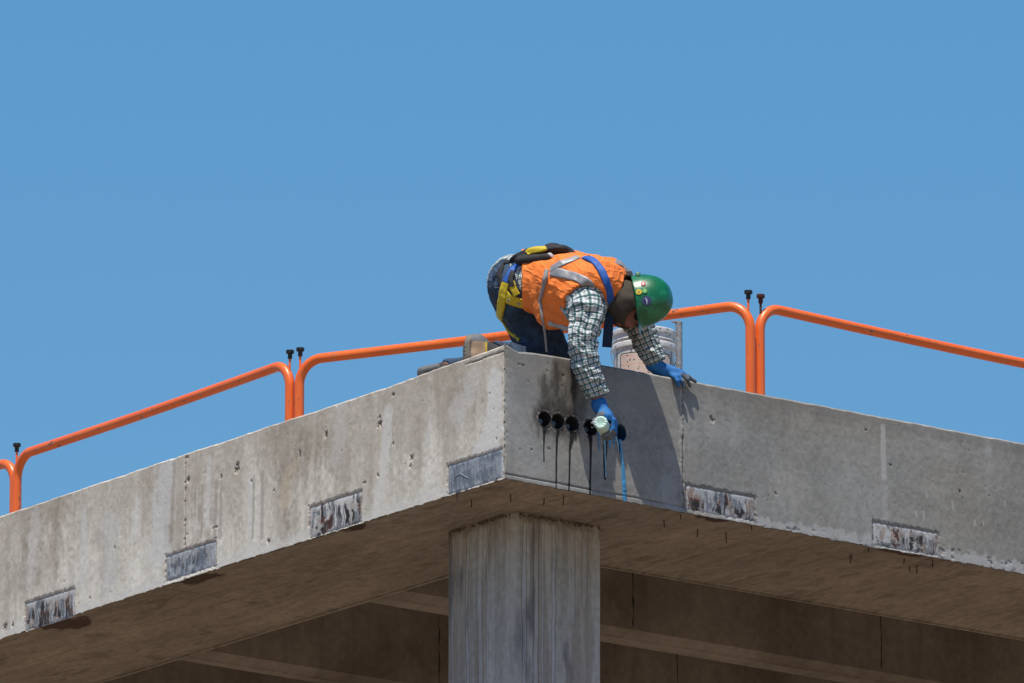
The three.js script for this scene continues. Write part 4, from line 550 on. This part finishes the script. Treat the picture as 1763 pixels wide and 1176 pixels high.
  function strap(rows, width, lift, name, m, parent, f = skinF, seg = 36) {
    const c = new THREE.CatmullRomCurve3(rows.map(([x, y]) => V(x, y, 0)), false, 'centripetal'), mid = []; for (let i = 0; i <= seg; i++) { const q = c.getPoint(i / seg), h = hit(q.x, q.y, f); if (h) mid.push(h); }
    if (mid.length < 3) return console.log('strap misses', name);
    for (let pass = 0; pass < 3; pass++) for (let i = 1; i < mid.length - 1; i++) mid[i].lerp(mid[i - 1].clone().add(mid[i + 1]).multiplyScalar(0.5), 0.5);
    const K = 6, pos = [], uv = [], idx = []; let len = 0;
    mid.forEach((p, i) => {
      const t = mid[Math.min(i + 1, mid.length - 1)].clone().sub(mid[Math.max(i - 1, 0)]).normalize(), n = grad(f, p, 0.012), s = n.clone().cross(t).normalize(); if (i) len += p.distanceTo(mid[i - 1]); const w = typeof width === 'function' ? width(i / (mid.length - 1)) : width;
      for (let k = -1; k <= K + 1; k++) { const e = k < 0 ? 0 : k > K ? K : k, q = p.clone().addScaledVector(s, (e / K - 0.5) * w); for (let r = 0; r < 3; r++) { const g = grad(f, q, 0.01); q.addScaledVector(g, -(f(q.x, q.y, q.z) - lift)); } if (k < 0 || k > K) q.addScaledVector(n, -lift - 0.004); pos.push(q.x, q.y, q.z); uv.push(e / K, len * 12); }
    });
    const C = K + 3; for (let i = 0; i < mid.length - 1; i++) for (let k = 0; k < C - 1; k++) { const a = i * C + k, b = a + C; idx.push(a, a + 1, b, b, a + 1, b + 1); }
    const g = new THREE.BufferGeometry(); g.setAttribute('position', new THREE.Float32BufferAttribute(pos, 3)); g.setAttribute('uv', new THREE.Float32BufferAttribute(uv, 2)); g.setIndex(idx); g.computeVertexNormals(); part(name, g, m, parent);
  }
  function ribbon(rows, widths, name, m, parent, out = TO) { // free-hanging band
    const pts = spline(rows.map(([x, y, d]) => J(x, y, d)), 30), pos = [], idx = [], th = 0.0012;
    pts.forEach((p, i) => { const t = pts[Math.min(i + 1, 30)].clone().sub(pts[Math.max(i - 1, 0)]).normalize(), s = t.clone().cross(out).normalize(), n = s.clone().cross(t).normalize(), q = i / 30 * (widths.length - 1), k = Math.min(Math.floor(q), widths.length - 2), w = mix(widths[k], widths[k + 1], q - k) / 2; for (const [a, b] of [[-1, 1], [1, 1], [1, -1], [-1, -1]]) { const v = p.clone().addScaledVector(s, a * w).addScaledVector(n, b * th); pos.push(v.x, v.y, v.z); } });
    for (let i = 0; i < 30; i++) for (let k = 0; k < 4; k++) { const a = i * 4 + k, b = i * 4 + (k + 1) % 4; idx.push(a, b, a + 4, b, b + 4, a + 4); } idx.push(0, 2, 1, 0, 3, 2, 120, 121, 122, 120, 122, 123);
    let g = new THREE.BufferGeometry(); g.setAttribute('position', new THREE.Float32BufferAttribute(pos, 3)); g.setIndex(idx); g = g.toNonIndexed(); g.computeVertexNormals(); part(name, g, m, parent);
  }
  const mRefl = std({ color: lin(0.30, 0.30, 0.31), roughness: 0.5, metalness: 0.25 }), mRef2 = std({ color: lin(0.42, 0.42, 0.42), roughness: 0.6 });
  strap([[948, 464], [962, 456], [978, 449], [996, 443]], 0.036, 0.005, 'reflective_stripe', mRefl, vest);
  strap([[950, 468], [972, 472], [995, 479], [1018, 492], [1034, 510], [1043, 530], [1046, 546]], 0.044, 0.005, 'reflective_stripe', mRefl, vest, vestF);
  strap([[1060, 449], [1074, 456], [1084, 470]], 0.044, 0.005, 'reflective_stripe', mRefl, vest);
  strap([[944, 556], [962, 562], [984, 568]], 0.022, 0.004, 'reflective_stripe', mRef2, vest, vestF);
  // harness
  const mBlueS = std({ color: lin(0.012, 0.10, 0.42), roughness: 0.65 }), mNavy = std({ color: lin(0.010, 0.022, 0.055), roughness: 0.7 }), mYel = std({ color: lin(0.62, 0.46, 0.02), roughness: 0.7 }), mBlk = std({ color: lin(0.016, 0.016, 0.018), roughness: 0.75 }), mSteel = std({ color: lin(0.45, 0.45, 0.46), metalness: 0.9, roughness: 0.35 });
  const harness = new THREE.Group(); harness.name = 'safety_harness'; root.add(harness);
  strap([[1006, 443], [1018, 447], [1030, 458], [1041, 477], [1049, 502], [1052, 528]], 0.032, 0.007, 'shoulder_strap', mBlueS, harness);
  ribbon([[1050, 530, 0.235], [1048, 556, 0.23], [1045, 598, 0.23]], [0.03, 0.045, 0.046], 'hanging_strap', mNavy, harness);
  strap([[899, 452], [890, 458], [880, 470], [871, 486]], 0.032, 0.009, 'hip_strap', mBlueS, harness);
  strap([[872, 487], [867, 505], [863, 525], [860, 548]], 0.040, 0.008, 'leg_strap', mYel, harness);
  strap([[866, 502], [876, 514], [890, 520], [908, 525], [928, 531]], 0.046, 0.007, 'waist_belt', mYel, harness, jeansF);
  strap([[861, 546], [868, 560], [880, 574], [896, 586]], 0.018, 0.006, 'thigh_strap', mYel, harness, jeansF);
  strap([[880, 486], [885, 498], [890, 508]], 0.03, 0.008, 'buckle_strap', mYel, harness, jeansF);
  strap([[876, 449], [866, 458], [860, 474], [864, 490]], 0.026, 0.007, 'side_strap', mBlk, harness);
  strap([[884, 468], [880, 480], [882, 494]], 0.022, 0.010, 'belt_loop', mBlk, harness);
  strap([[853, 470], [849, 490], [852, 512], [858, 534]], 0.020, 0.006, 'seat_strap', mNavy, harness, jeansC);
  strap([[847, 497], [856, 495], [866, 496]], 0.0035, 0.003, 'pocket_seam', std({ color: lin(0.16, 0.17, 0.19), roughness: 0.9 }), root, jeansC);
  for (const [x, y] of [[877, 517], [893, 522]]) { const h = hit(x, y, jeansF); if (h) { const r = part('grommet', new THREE.TorusGeometry(0.0055, 0.0022, 8, 18), mSteel, harness), n = grad(jeansF, h, 0.01); r.position.copy(h).addScaledVector(n, 0.009); r.quaternion.setFromUnitVectors(V(0, 0, 1), n); } }
  { const h = hit(907, 529, jeansF); if (h) { const n = grad(jeansF, h, 0.01), r = part('buckle', new THREE.TorusGeometry(0.017, 0.0028, 8, 4), mSteel, harness); r.position.copy(h).addScaledVector(n, 0.012); r.quaternion.setFromUnitVectors(V(0, 0, 1), n); } }
  { // padded back plate over the vest
    const pad = union(0.02, [ellipsoid(J(925, 441, 0.50), RT, UPV, FH, 0.085, 0.034, 0.12), ellipsoid(J(962, 437, 0.47), RT, UPV, FH, 0.075, 0.033, 0.11), ellipsoid(J(952, 430, 0.52), RT, UPV, FH, 0.05, 0.03, 0.06), ellipsoid(J(893, 450, 0.54), RT, UPV, FH, 0.045, 0.024, 0.10), bone(J(970, 438, 0.42), J(1014, 444, 0.38), 0.024, 0.012), bone(J(893, 449, 0.42), J(946, 444, 0.35), 0.020, 0.022)]);
    const padF = (x, y, z) => pad(x, y, z) - 0.004 * (fbm3(x * 26, y * 26, z * 26, 2) - 0.5);
    part('back_pad', nets(padF, ...bounds([J(890, 450, 0.4), J(1012, 440, 0.4), J(975, 430, 0.66), J(905, 440, 0.66)], 0.06), 0.006, {}), mBlk, harness);
    strap([[908, 437], [922, 430], [940, 426]], 0.036, 0.003, 'pad_patch', mYel, harness, padF); strap([[946, 436], [949, 439], [952, 442]], 0.018, 0.003, 'size_tag', std({ color: lin(0.5, 0.5, 0.5), roughness: 0.7 }), harness, padF);
  }
  // frayed grey tie hanging from the vest's side
  const mTie = std({ color: lin(0.30, 0.28, 0.28), roughness: 0.8 });
  strap([[943, 466], [939, 485], [934, 505], [930, 522]], (t) => 0.022 - 0.008 * t, 0.009, 'side_tie', mTie, vest, vestF);
  { const a = hit(930, 521, vestF) ?? J(930, 521, 0.4), d0 = a.clone().sub(CORNER).dot(FH); ribbon([[930, 521, d0 - 0.012], [933, 545, d0 - 0.01], [938, 575, d0 + 0.02], [941, 606, d0 + 0.06]], [0.014, 0.012, 0.010, 0.009], 'tie_end', mTie, vest); }

  // ---- hood and neck cover under the helmet
  const hoodS = union(0.045, [ellipsoid(J(1079, 526, 0.275), face, side, crown, 0.106, 0.086, 0.086), bone(J(1069, 521, 0.27), J(1057, 508, 0.33), 0.086, 0.07)]);
  const faceHole = ellipsoid(at(HC, 0.105, 0.01, -0.005), face, side, crown, 0.055, 0.075, 0.055);
  const hoodF = (x, y, z) => Math.max(hoodS(x, y, z) - 0.009 * (1 - Math.abs(2 * fbm3(x * 17, y * 14, z * 14, 2) - 1) * 2), -faceHole(x, y, z));
  part('hood', nets(hoodF, ...bounds([J(1081, 526, 0.25), J(1058, 505, 0.33)], 0.13), 0.006, {}), std({ color: lin(0.062, 0.050, 0.036), roughness: 0.95, bumpMap: rep(weaveTex, 8, 8), bumpScale: 0.0005 }), root);
  { // dark glasses
    const g = union(0.01, [ellipsoid(at(HC, 0.092, 0.032, 0.008), face, side, crown, 0.016, 0.03, 0.022), ellipsoid(at(HC, 0.092, -0.032, 0.008), face, side, crown, 0.016, 0.03, 0.022), bone(at(HC, 0.085, 0.06, 0.010), at(HC, 0.0, 0.082, 0.006), 0.005), bone(at(HC, 0.085, -0.06, 0.010), at(HC, 0.0, -0.082, 0.006), 0.005)]);
    part('dark_glasses', nets(g, ...bounds([HC, at(HC, 0.1, 0, 0)], 0.1), 0.004, {}), new THREE.MeshPhysicalMaterial({ color: lin(0.008, 0.008, 0.009), roughness: 0.15 }), root);
  }
  // ---- hard hat
  {
    const c = J(1098, 519, 0.285), A = 0.128, B = 0.108, H = 0.158, NT = 96, NP = 34, pos = [], uv = [], idx = [];
    const surf = (th, k, o = 0) => { // k: 0 brim edge .. 1 crown
      const cf = Math.cos(th), sf = Math.sin(th); let g, u, ext = 0;
      if (k < 0.12) { const q = 1 - k / 0.12; ext = q * (0.010 + 0.038 * Math.pow(Math.max(0, cf), 2.2)); g = 1.0; u = -0.006 - 0.004 * q - 0.012 * q * Math.pow(Math.max(0, cf), 2); } else { const q = (k - 0.12) / 0.88 * Math.PI / 2; g = Math.pow(Math.cos(q), 0.82); u = H * Math.pow(Math.sin(q), 0.9); }
      const rid = 0.006 * Math.exp(-Math.pow(sf * g * 5.2, 2)) * sstep(0.2, 0.5, k) + 0.003 * Math.exp(-Math.pow((Math.abs(sf * g) - 0.5) * 9, 2)) * sstep(0.3, 0.6, k) * (Math.abs(cf) > 0.1 ? 1 : 0.4);
      return c.clone().addScaledVector(face, cf * (A * g + ext + o)).addScaledVector(side, sf * (B * g + ext + o)).addScaledVector(crown, u + rid + o * (k > 0.5 ? 1 : 0));
    };
    for (const o of [0, -0.0035]) for (let j = 0; j <= NP; j++) for (let i = 0; i <= NT; i++) { const p = surf(i / NT * 2 * Math.PI, j / NP, o); pos.push(p.x, p.y, p.z); uv.push(i / NT, j / NP); }
    const W = NT + 1, S = W * (NP + 1);
    for (let j = 0; j < NP; j++) for (let i = 0; i < NT; i++) { const a = j * W + i, b = a + W; idx.push(a, b, a + 1, a + 1, b, b + 1, S + a, S + a + 1, S + b, S + a + 1, S + b + 1, S + b); } for (let i = 0; i < NT; i++) idx.push(i, i + 1, S + i, i + 1, S + i + 1, S + i);
    const g = new THREE.BufferGeometry(); g.setAttribute('position', new THREE.Float32BufferAttribute(pos, 3)); g.setAttribute('uv', new THREE.Float32BufferAttribute(uv, 2)); g.setIndex(idx); g.computeVertexNormals();
    const scuff = dataTex(512, 256, (u, v, o) => { const a = fbm(u * 14, v * 7, 4, 321), b = fbm(u * 40, v * 26, 3, 322), m = sstep(0.5, 0.72, a) * 0.55 + 0.2 * sstep(0.62, 0.75, b); o[0] = mix(6, 96, m * 0.6); o[1] = mix(104, 168, m * 0.6); o[2] = mix(62, 126, m * 0.6); if (b > 0.78) { o[0] = 26; o[1] = 60; o[2] = 44; } });
    const hat = part('hard_hat', g, new THREE.MeshPhysicalMaterial({ map: rep(scuff, 1, 1), roughness: 0.36, clearcoat: 0.3, clearcoatRoughness: 0.25 }), root);
    const hatF = (x, y, z) => { const q = V(x, y, z).sub(c), f = q.dot(face) / A, s = q.dot(side) / B, u = q.dot(crown) / H; return (Math.sqrt(f * f + s * s + Math.max(u, 0) * Math.max(u, 0)) - 1) * B; };
    // round stickers bent to the shell
    const sticker = (px, py, r, col, print) => {
      const d = rayDir(px, py).normalize(); let best = null; const verts = S; for (let k = 0; k < verts; k++) { const p = V(pos[3 * k], pos[3 * k + 1], pos[3 * k + 2]), w = p.clone().sub(camera.position), t = w.dot(d), off = w.addScaledVector(d, -t).length(); const n = V(g.attributes.normal.getX(k), g.attributes.normal.getY(k), g.attributes.normal.getZ(k)); if (off < 0.012 && (!best || t < best.t - 0.01 || (off < best.off && t < best.t + 0.01))) best = { p, t, off, n }; }
      if (!best) return; let n = best.n.clone(); if (n.dot(TO) < 0) n.negate(); const u = crown.clone().addScaledVector(n, -crown.dot(n)).normalize(), w = n.clone().cross(u);
      const cv = document.createElement('canvas'); cv.width = cv.height = 128; const x = cv.getContext('2d'); x.fillStyle = col; x.fillRect(0, 0, 128, 128); print(x); const t = new THREE.CanvasTexture(cv); t.colorSpace = THREE.SRGBColorSpace;
      const P2 = [], U2 = [], I2 = [], NR = 5, NA = 28; for (let a = 0; a <= NR; a++) for (let b = 0; b < NA; b++) { const rr = r * a / NR, th = b / NA * 2 * Math.PI, q = best.p.clone().addScaledVector(u, Math.cos(th) * rr).addScaledVector(w, Math.sin(th) * rr); let best2 = 1e9, h = 0; q.addScaledVector(n, -rr * rr * 0.5 / 0.115 + 0.0036); P2.push(q.x, q.y, q.z); U2.push(0.5 + 0.5 * Math.cos(th) * a / NR, 0.5 + 0.5 * Math.sin(th) * a / NR); }
      for (let a = 0; a < NR; a++) for (let b = 0; b < NA; b++) { const i = a * NA + b, j = a * NA + (b + 1) % NA; I2.push(i, i + NA, j, j, i + NA, j + NA); }
      const sg = new THREE.BufferGeometry(); sg.setAttribute('position', new THREE.Float32BufferAttribute(P2, 3)); sg.setAttribute('uv', new THREE.Float32BufferAttribute(U2, 2)); sg.setIndex(I2); sg.computeVertexNormals(); part('sticker', sg, std({ map: t, roughness: 0.5 }), hat);
    };
    const bar = (c, w, h) => (x) => { x.fillStyle = c; x.fillRect(64 - h / 2, 64 - w / 2, h, w); };
    sticker(1106, 488.5, 0.0125, '#c23248', (x) => { x.fillStyle = '#f2dcdc'; x.fillRect(52, 30, 24, 68); });
    sticker(1098.5, 503.5, 0.014, '#d8b81e', (x) => { x.fillStyle = '#3c3413'; for (const k of [44, 58, 72]) x.fillRect(k, 30, 8, 68); });
    sticker(1109, 501.5, 0.0125, '#5aa64c', (x) => { x.fillStyle = '#bfe0a8'; for (const k of [46, 62, 76]) x.fillRect(k, 34, 6, 60); });
    sticker(1114, 519, 0.0235, '#27305f', (x) => { x.strokeStyle = '#8f97b8'; x.lineWidth = 7; x.setLineDash([9, 7]); x.beginPath(); x.arc(64, 64, 50, 0, 7); x.stroke(); x.fillStyle = '#cdd2e2'; x.fillRect(54, 24, 13, 80); x.fillRect(74, 44, 6, 40); });
    const clip = (f, s, u, a, b, d, m, name) => part(name, nets(rbox(c.clone().addScaledVector(face, f).addScaledVector(side, s).addScaledVector(crown, u), face, side, crown, a, b, d, 0.003), ...bounds([c.clone().addScaledVector(face, f).addScaledVector(side, s).addScaledVector(crown, u)], 0.04), 0.003, {}), m, hat);
    clip(-0.128, 0.02, -0.012, 0.014, 0.03, 0.014, mBlk, 'rear_dial'); clip(-0.098, 0.072, 0.024, 0.012, 0.010, 0.012, std({ color: lin(0.01, 0.14, 0.06), roughness: 0.4 }), 'accessory_slot');
  }
  // ---- gloves: blue knit back, grey rubber palm and fingers
  const gloveCol = (isGrey) => (p, n) => { const f = fbm3(p.x * 70, p.y * 70, p.z * 70, 2), g = isGrey(p, n) + 0.5 * (f - 0.5); return g > 0.5 ? [0.10 + 0.16 * (f - 0.3), 0.115 + 0.16 * (f - 0.3), 0.135 + 0.16 * (f - 0.3)] : [0.008 + 0.014 * f, 0.11 + 0.08 * f, 0.35 + 0.16 * f]; };
  const mGlove = std({ vertexColors: true, roughness: 0.75, bumpMap: rep(weaveTex, 14, 14), bumpScale: 0.0006 });
  const finger = (pts, r) => union(0.008, pts.slice(1).map((p, i) => bone(pts[i], p, r * (1 - 0.06 * i), r * (1 - 0.06 * (i + 1)))));
  { // hand braced on the edge, fingers hanging over it; z is the distance out from the face
    const E = (px, py, z) => onPlane(px, py, V(0, 0, 1), V(0, 0, z));
    const w = E(1126, 627, -0.058), palm = [E(1138, 637, -0.05), E(1152, 640, -0.035), E(1163, 643, -0.012)];
    const fs = [finger([E(1160, 638, -0.01), E(1172, 640, 0.006), E(1184, 648, 0.022), E(1197, 657, 0.022)], 0.0105), finger([E(1162, 641, -0.006), E(1173, 644, 0.016), E(1183, 653, 0.030), E(1188, 664, 0.028)], 0.0112), finger([E(1160, 644, -0.006), E(1168, 648, 0.020), E(1175, 656, 0.032), E(1177, 666, 0.030)], 0.0108), finger([E(1156, 645, -0.008), E(1161, 649, 0.016), E(1166, 656, 0.028), E(1168, 664, 0.026)], 0.0095), finger([E(1142, 640, -0.04), E(1150, 637, -0.055), E(1163, 636, -0.05), E(1172, 640, -0.035)], 0.0105)];
    const f = (x, y, z) => { let d = union(0.02, [bone(w, palm[0], 0.041, 0.034), bone(palm[0], palm[1], 0.030, 0.026), bone(palm[1], palm[2], 0.026, 0.020), bone(palm[1], E(1161, 639, -0.012), 0.02, 0.016)])(x, y, z); for (const q of fs) d = smin(d, q(x, y, z), 0.012); return d - 0.002 * (fbm3(x * 60, y * 60, z * 60, 2) - 0.5); };
    part('glove', nets(f, ...bounds([w, ...palm, E(1197, 657, 0.022), E(1177, 666, 0.03)], 0.05), 0.0036, { color: gloveCol((p) => { const q = (p.x - palm[1].x) * 9 + 0.25; return sstep(0.0, 0.7, q) + (p.y < palm[1].y - 0.014 ? 0.35 : 0) - 0.56; }) }), mGlove, root);
  }
  // hand round the bottle; the bottle's axis runs from its foot towards the pockets
  const b0 = J(1034, 727, 0.085), b1 = J(1046, 749, 0.30), ax = b1.clone().sub(b0).normalize(), bl = b1.distanceTo(b0), BR = 0.0315;
  {
    const up2 = UPV.clone().addScaledVector(ax, -UPV.dot(ax)).normalize(), rt2 = up2.clone().cross(ax).normalize(); if (rt2.dot(RT) < 0) rt2.negate();
    const Q = (l, ang, r) => b0.clone().addScaledVector(ax, l).addScaledVector(rt2, Math.cos(ang) * r).addScaledVector(up2, Math.sin(ang) * r);
    const rr = BR + 0.011, wr = P.wrN, kn = (l) => Q(l, 1.15, rr + 0.014);
    const fs = [0.075, 0.097, 0.119, 0.139].map((l, i) => finger([kn(l), Q(l + 0.004, 0.55, rr + 0.016), Q(l + 0.006, -0.25, rr + 0.006), Q(l + 0.006, -1.0, rr + 0.001), Q(l + 0.005, -1.55, rr)], [0.0115, 0.0118, 0.0112, 0.010][i]));
    const th = finger([Q(0.10, 1.9, rr + 0.012), Q(0.085, 2.4, rr + 0.008), Q(0.065, 2.9, rr + 0.002), Q(0.048, 3.2, rr)], 0.0125);
    const f = (x, y, z) => { let d = union(0.025, [bone(J(1031, 695, 0.216), J(1032, 700, 0.217), 0.031, 0.030), bone(J(1032, 698, 0.216), Q(0.115, 1.5, rr + 0.022), 0.031, 0.029), bone(Q(0.115, 1.5, rr + 0.022), kn(0.075), 0.022, 0.018), bone(Q(0.115, 1.5, rr + 0.022), kn(0.139), 0.022, 0.017), bone(Q(0.10, 1.8, rr + 0.012), Q(0.12, 1.3, rr + 0.012), 0.018)])(x, y, z); for (const q of [...fs, th]) d = smin(d, q(x, y, z), 0.010); return Math.max(d - 0.002 * (fbm3(x * 60, y * 60, z * 60, 2) - 0.5), -(bone(b0, b1, BR + 0.0005)(x, y, z))); };
    const gc = gloveCol((p) => { const q = p.clone().sub(b0), l = q.dot(ax), r = q.dot(rt2), u = q.dot(up2); return (r < 0.008 ? 0.75 : 0) * (u < 0.075 ? 1 : 0) + (u < -0.02 ? 0.6 : 0) + (l > 0.12 ? 0.3 : 0); });
    part('glove', nets(f, ...bounds([wr, Q(0.07, 0, 0.06), Q(0.15, 0, 0.06), Q(0.1, 3.1, 0.06), Q(0.1, -1.5, 0.05)], 0.03), 0.0036, { color: gc }), mGlove, root);
  }
  // ---- work boots
  const bootMat = std({ vertexColors: true, roughness: 0.75 });
  { // toes tucked under, sole upright
    const z = -0.40, X = (x, h, dz = 0) => V(x, DECK + h, z + dz);
    const upper = union(0.03, [bone(X(0.135, 0.118), X(0.130, 0.06), 0.042, 0.046), bone(X(0.128, 0.05), X(0.215, 0.042), 0.044, 0.040), bone(X(0.14, 0.112), X(0.235, 0.066), 0.038, 0.042), bone(X(0.122, 0.122, 0), X(0.135, 0.122), 0.032)]);
    const sole = union(0.012, [(x, y, zz) => { const h = clamp(y - DECK, 0.052, 0.110), r = Math.hypot(y - DECK - h, zz - z) - 0.046, a = Math.abs(x - 0.088 - 0.012 * sstep(0.1, 0.16, y - DECK)) - 0.010, q = 0.004; return Math.hypot(Math.max(a, 0), Math.max(r, 0)) + Math.min(Math.max(a, r), 0) - q; }, rbox(X(0.16, 0.013), V(1, 0, 0), V(0, 1, 0), V(0, 0, 1), 0.075, 0.0125, 0.05, 0.01)]);
    const lug = (x, y, zz) => 0.0012 * Math.sin(y * 330) * (x < 0.078 ? 1 : 0);
    const f = (x, y, zz) => Math.min(upper(x, y, zz), sole(x, y, zz) - lug(x, y, zz));
    const bootGeo = nets(f, ...bounds([X(0.07, 0), X(0.26, 0.17)], 0.07), 0.005, { color: (p) => { const h = p.y - DECK, x = p.x, n = 0.85 + 0.3 * fbm3(p.x * 60, p.y * 60, p.z * 60, 2); let c; if (sole(p.x, p.y, p.z) < upper(p.x, p.y, p.z) + 0.001) c = [0.19, 0.17, 0.14]; else if (h > 0.118 && x < 0.19) c = [0.13, 0.14, 0.155]; else if (x > 0.172 && x < 0.182 && h < 0.12) c = [0.55, 0.38, 0.03]; else if (x > 0.182) c = [0.035, 0.036, 0.042]; else c = [0.36, 0.245, 0.16]; return c.map((q) => q * n); } });
    bootGeo.translate(-0.2, 0, -z); bootGeo.rotateY(-TURN * 0.85); bootGeo.translate(0.195, 0, z + 0.035); part('work_boot', bootGeo, bootMat, root);
  }
  { // lying with the instep on the deck
    const z = -0.735, X = (x, h, dz = 0) => V(x, DECK + h, z + dz);
    const upper = union(0.03, [bone(X(0.27, 0.062), X(0.19, 0.054), 0.048, 0.042), bone(X(0.19, 0.052), X(0.085, 0.036), 0.040, 0.034)]), sole = union(0.02, [bone(X(0.18, 0.084), X(0.08, 0.052), 0.016, 0.016), bone(X(0.18, 0.082, 0.02), X(0.065, 0.042, 0.018), 0.016, 0.018), bone(X(0.18, 0.082, -0.02), X(0.08, 0.046, -0.02), 0.016, 0.018)]);
    const tw = (x, y, zz) => Math.max(Math.min(upper(x, y, zz), sole(x, y, zz)), DECK + 0.0005 - y);
    part('work_boot', nets(tw, ...bounds([X(0.02, 0), X(0.30, 0.12)], 0.06), 0.005, { color: (p) => { const n = 0.85 + 0.3 * fbm3(p.x * 60, p.y * 60, p.z * 60, 2); let c = [0.10, 0.11, 0.12]; if (sole(p.x, p.y, p.z) < upper(p.x, p.y, p.z)) c = p.x > 0.15 ? [0.06, 0.036, 0.027] : p.x < 0.05 ? [0.17, 0.165, 0.15] : [0.13, 0.14, 0.15]; else if (p.x > 0.185) c = [0.045, 0.028, 0.022]; return c.map((q) => q * n); } }), bootMat, root);
  }
  // ================================================================ bottle held in the glove
  const bt = thing('bottle', 'pale green plastic squeeze bottle gripped in the blue glove over the pockets', 'bottle', b0);
  const prof = [[0, 0.004], [0.012, 0.003], [0.020, 0.0005], [0.026, 0], [0.030, 0.003], [BR, 0.009], [BR, 0.04], [BR - 0.001, 0.046], [BR, 0.052], [BR, bl * 0.62], [BR - 0.002, bl * 0.66], [0.018, bl * 0.80], [0.013, bl * 0.84], [0.013, bl * 0.90], [0.006, bl * 0.92], [0.004, bl], [0, bl]].map(([r, y]) => new THREE.Vector2(r, y));
  const g = new THREE.LatheGeometry(prof, 72), p = g.attributes.position; for (let i = 0; i < p.count; i++) { const y = p.getY(i), r = Math.hypot(p.getX(i), p.getZ(i)), a = Math.atan2(p.getZ(i), p.getX(i)); if (y < 0.006 && r > 0.002) p.setY(i, y + 0.0022 * Math.max(0, Math.cos(a * 12)) * sstep(0.002, 0.012, r) * (1 - sstep(0.024, 0.03, r))); } g.computeVertexNormals();
  const shell = part('bottle_shell', g, new THREE.MeshPhysicalMaterial({ color: lin(0.62, 0.84, 0.74), roughness: 0.4 }), bt); shell.quaternion.setFromUnitVectors(V(0, 1, 0), ax);
}

// ---------------------------------------------------------------- render
const renderer = new THREE.WebGLRenderer({ antialias: true });
renderer.shadowMap.enabled = true; renderer.shadowMap.type = THREE.PCFSoftShadowMap;
renderer.toneMapping = THREE.LinearToneMapping; renderer.toneMappingExposure = EXPOSURE;
renderer.setSize(1024, 683);
renderer.render(scene, camera);
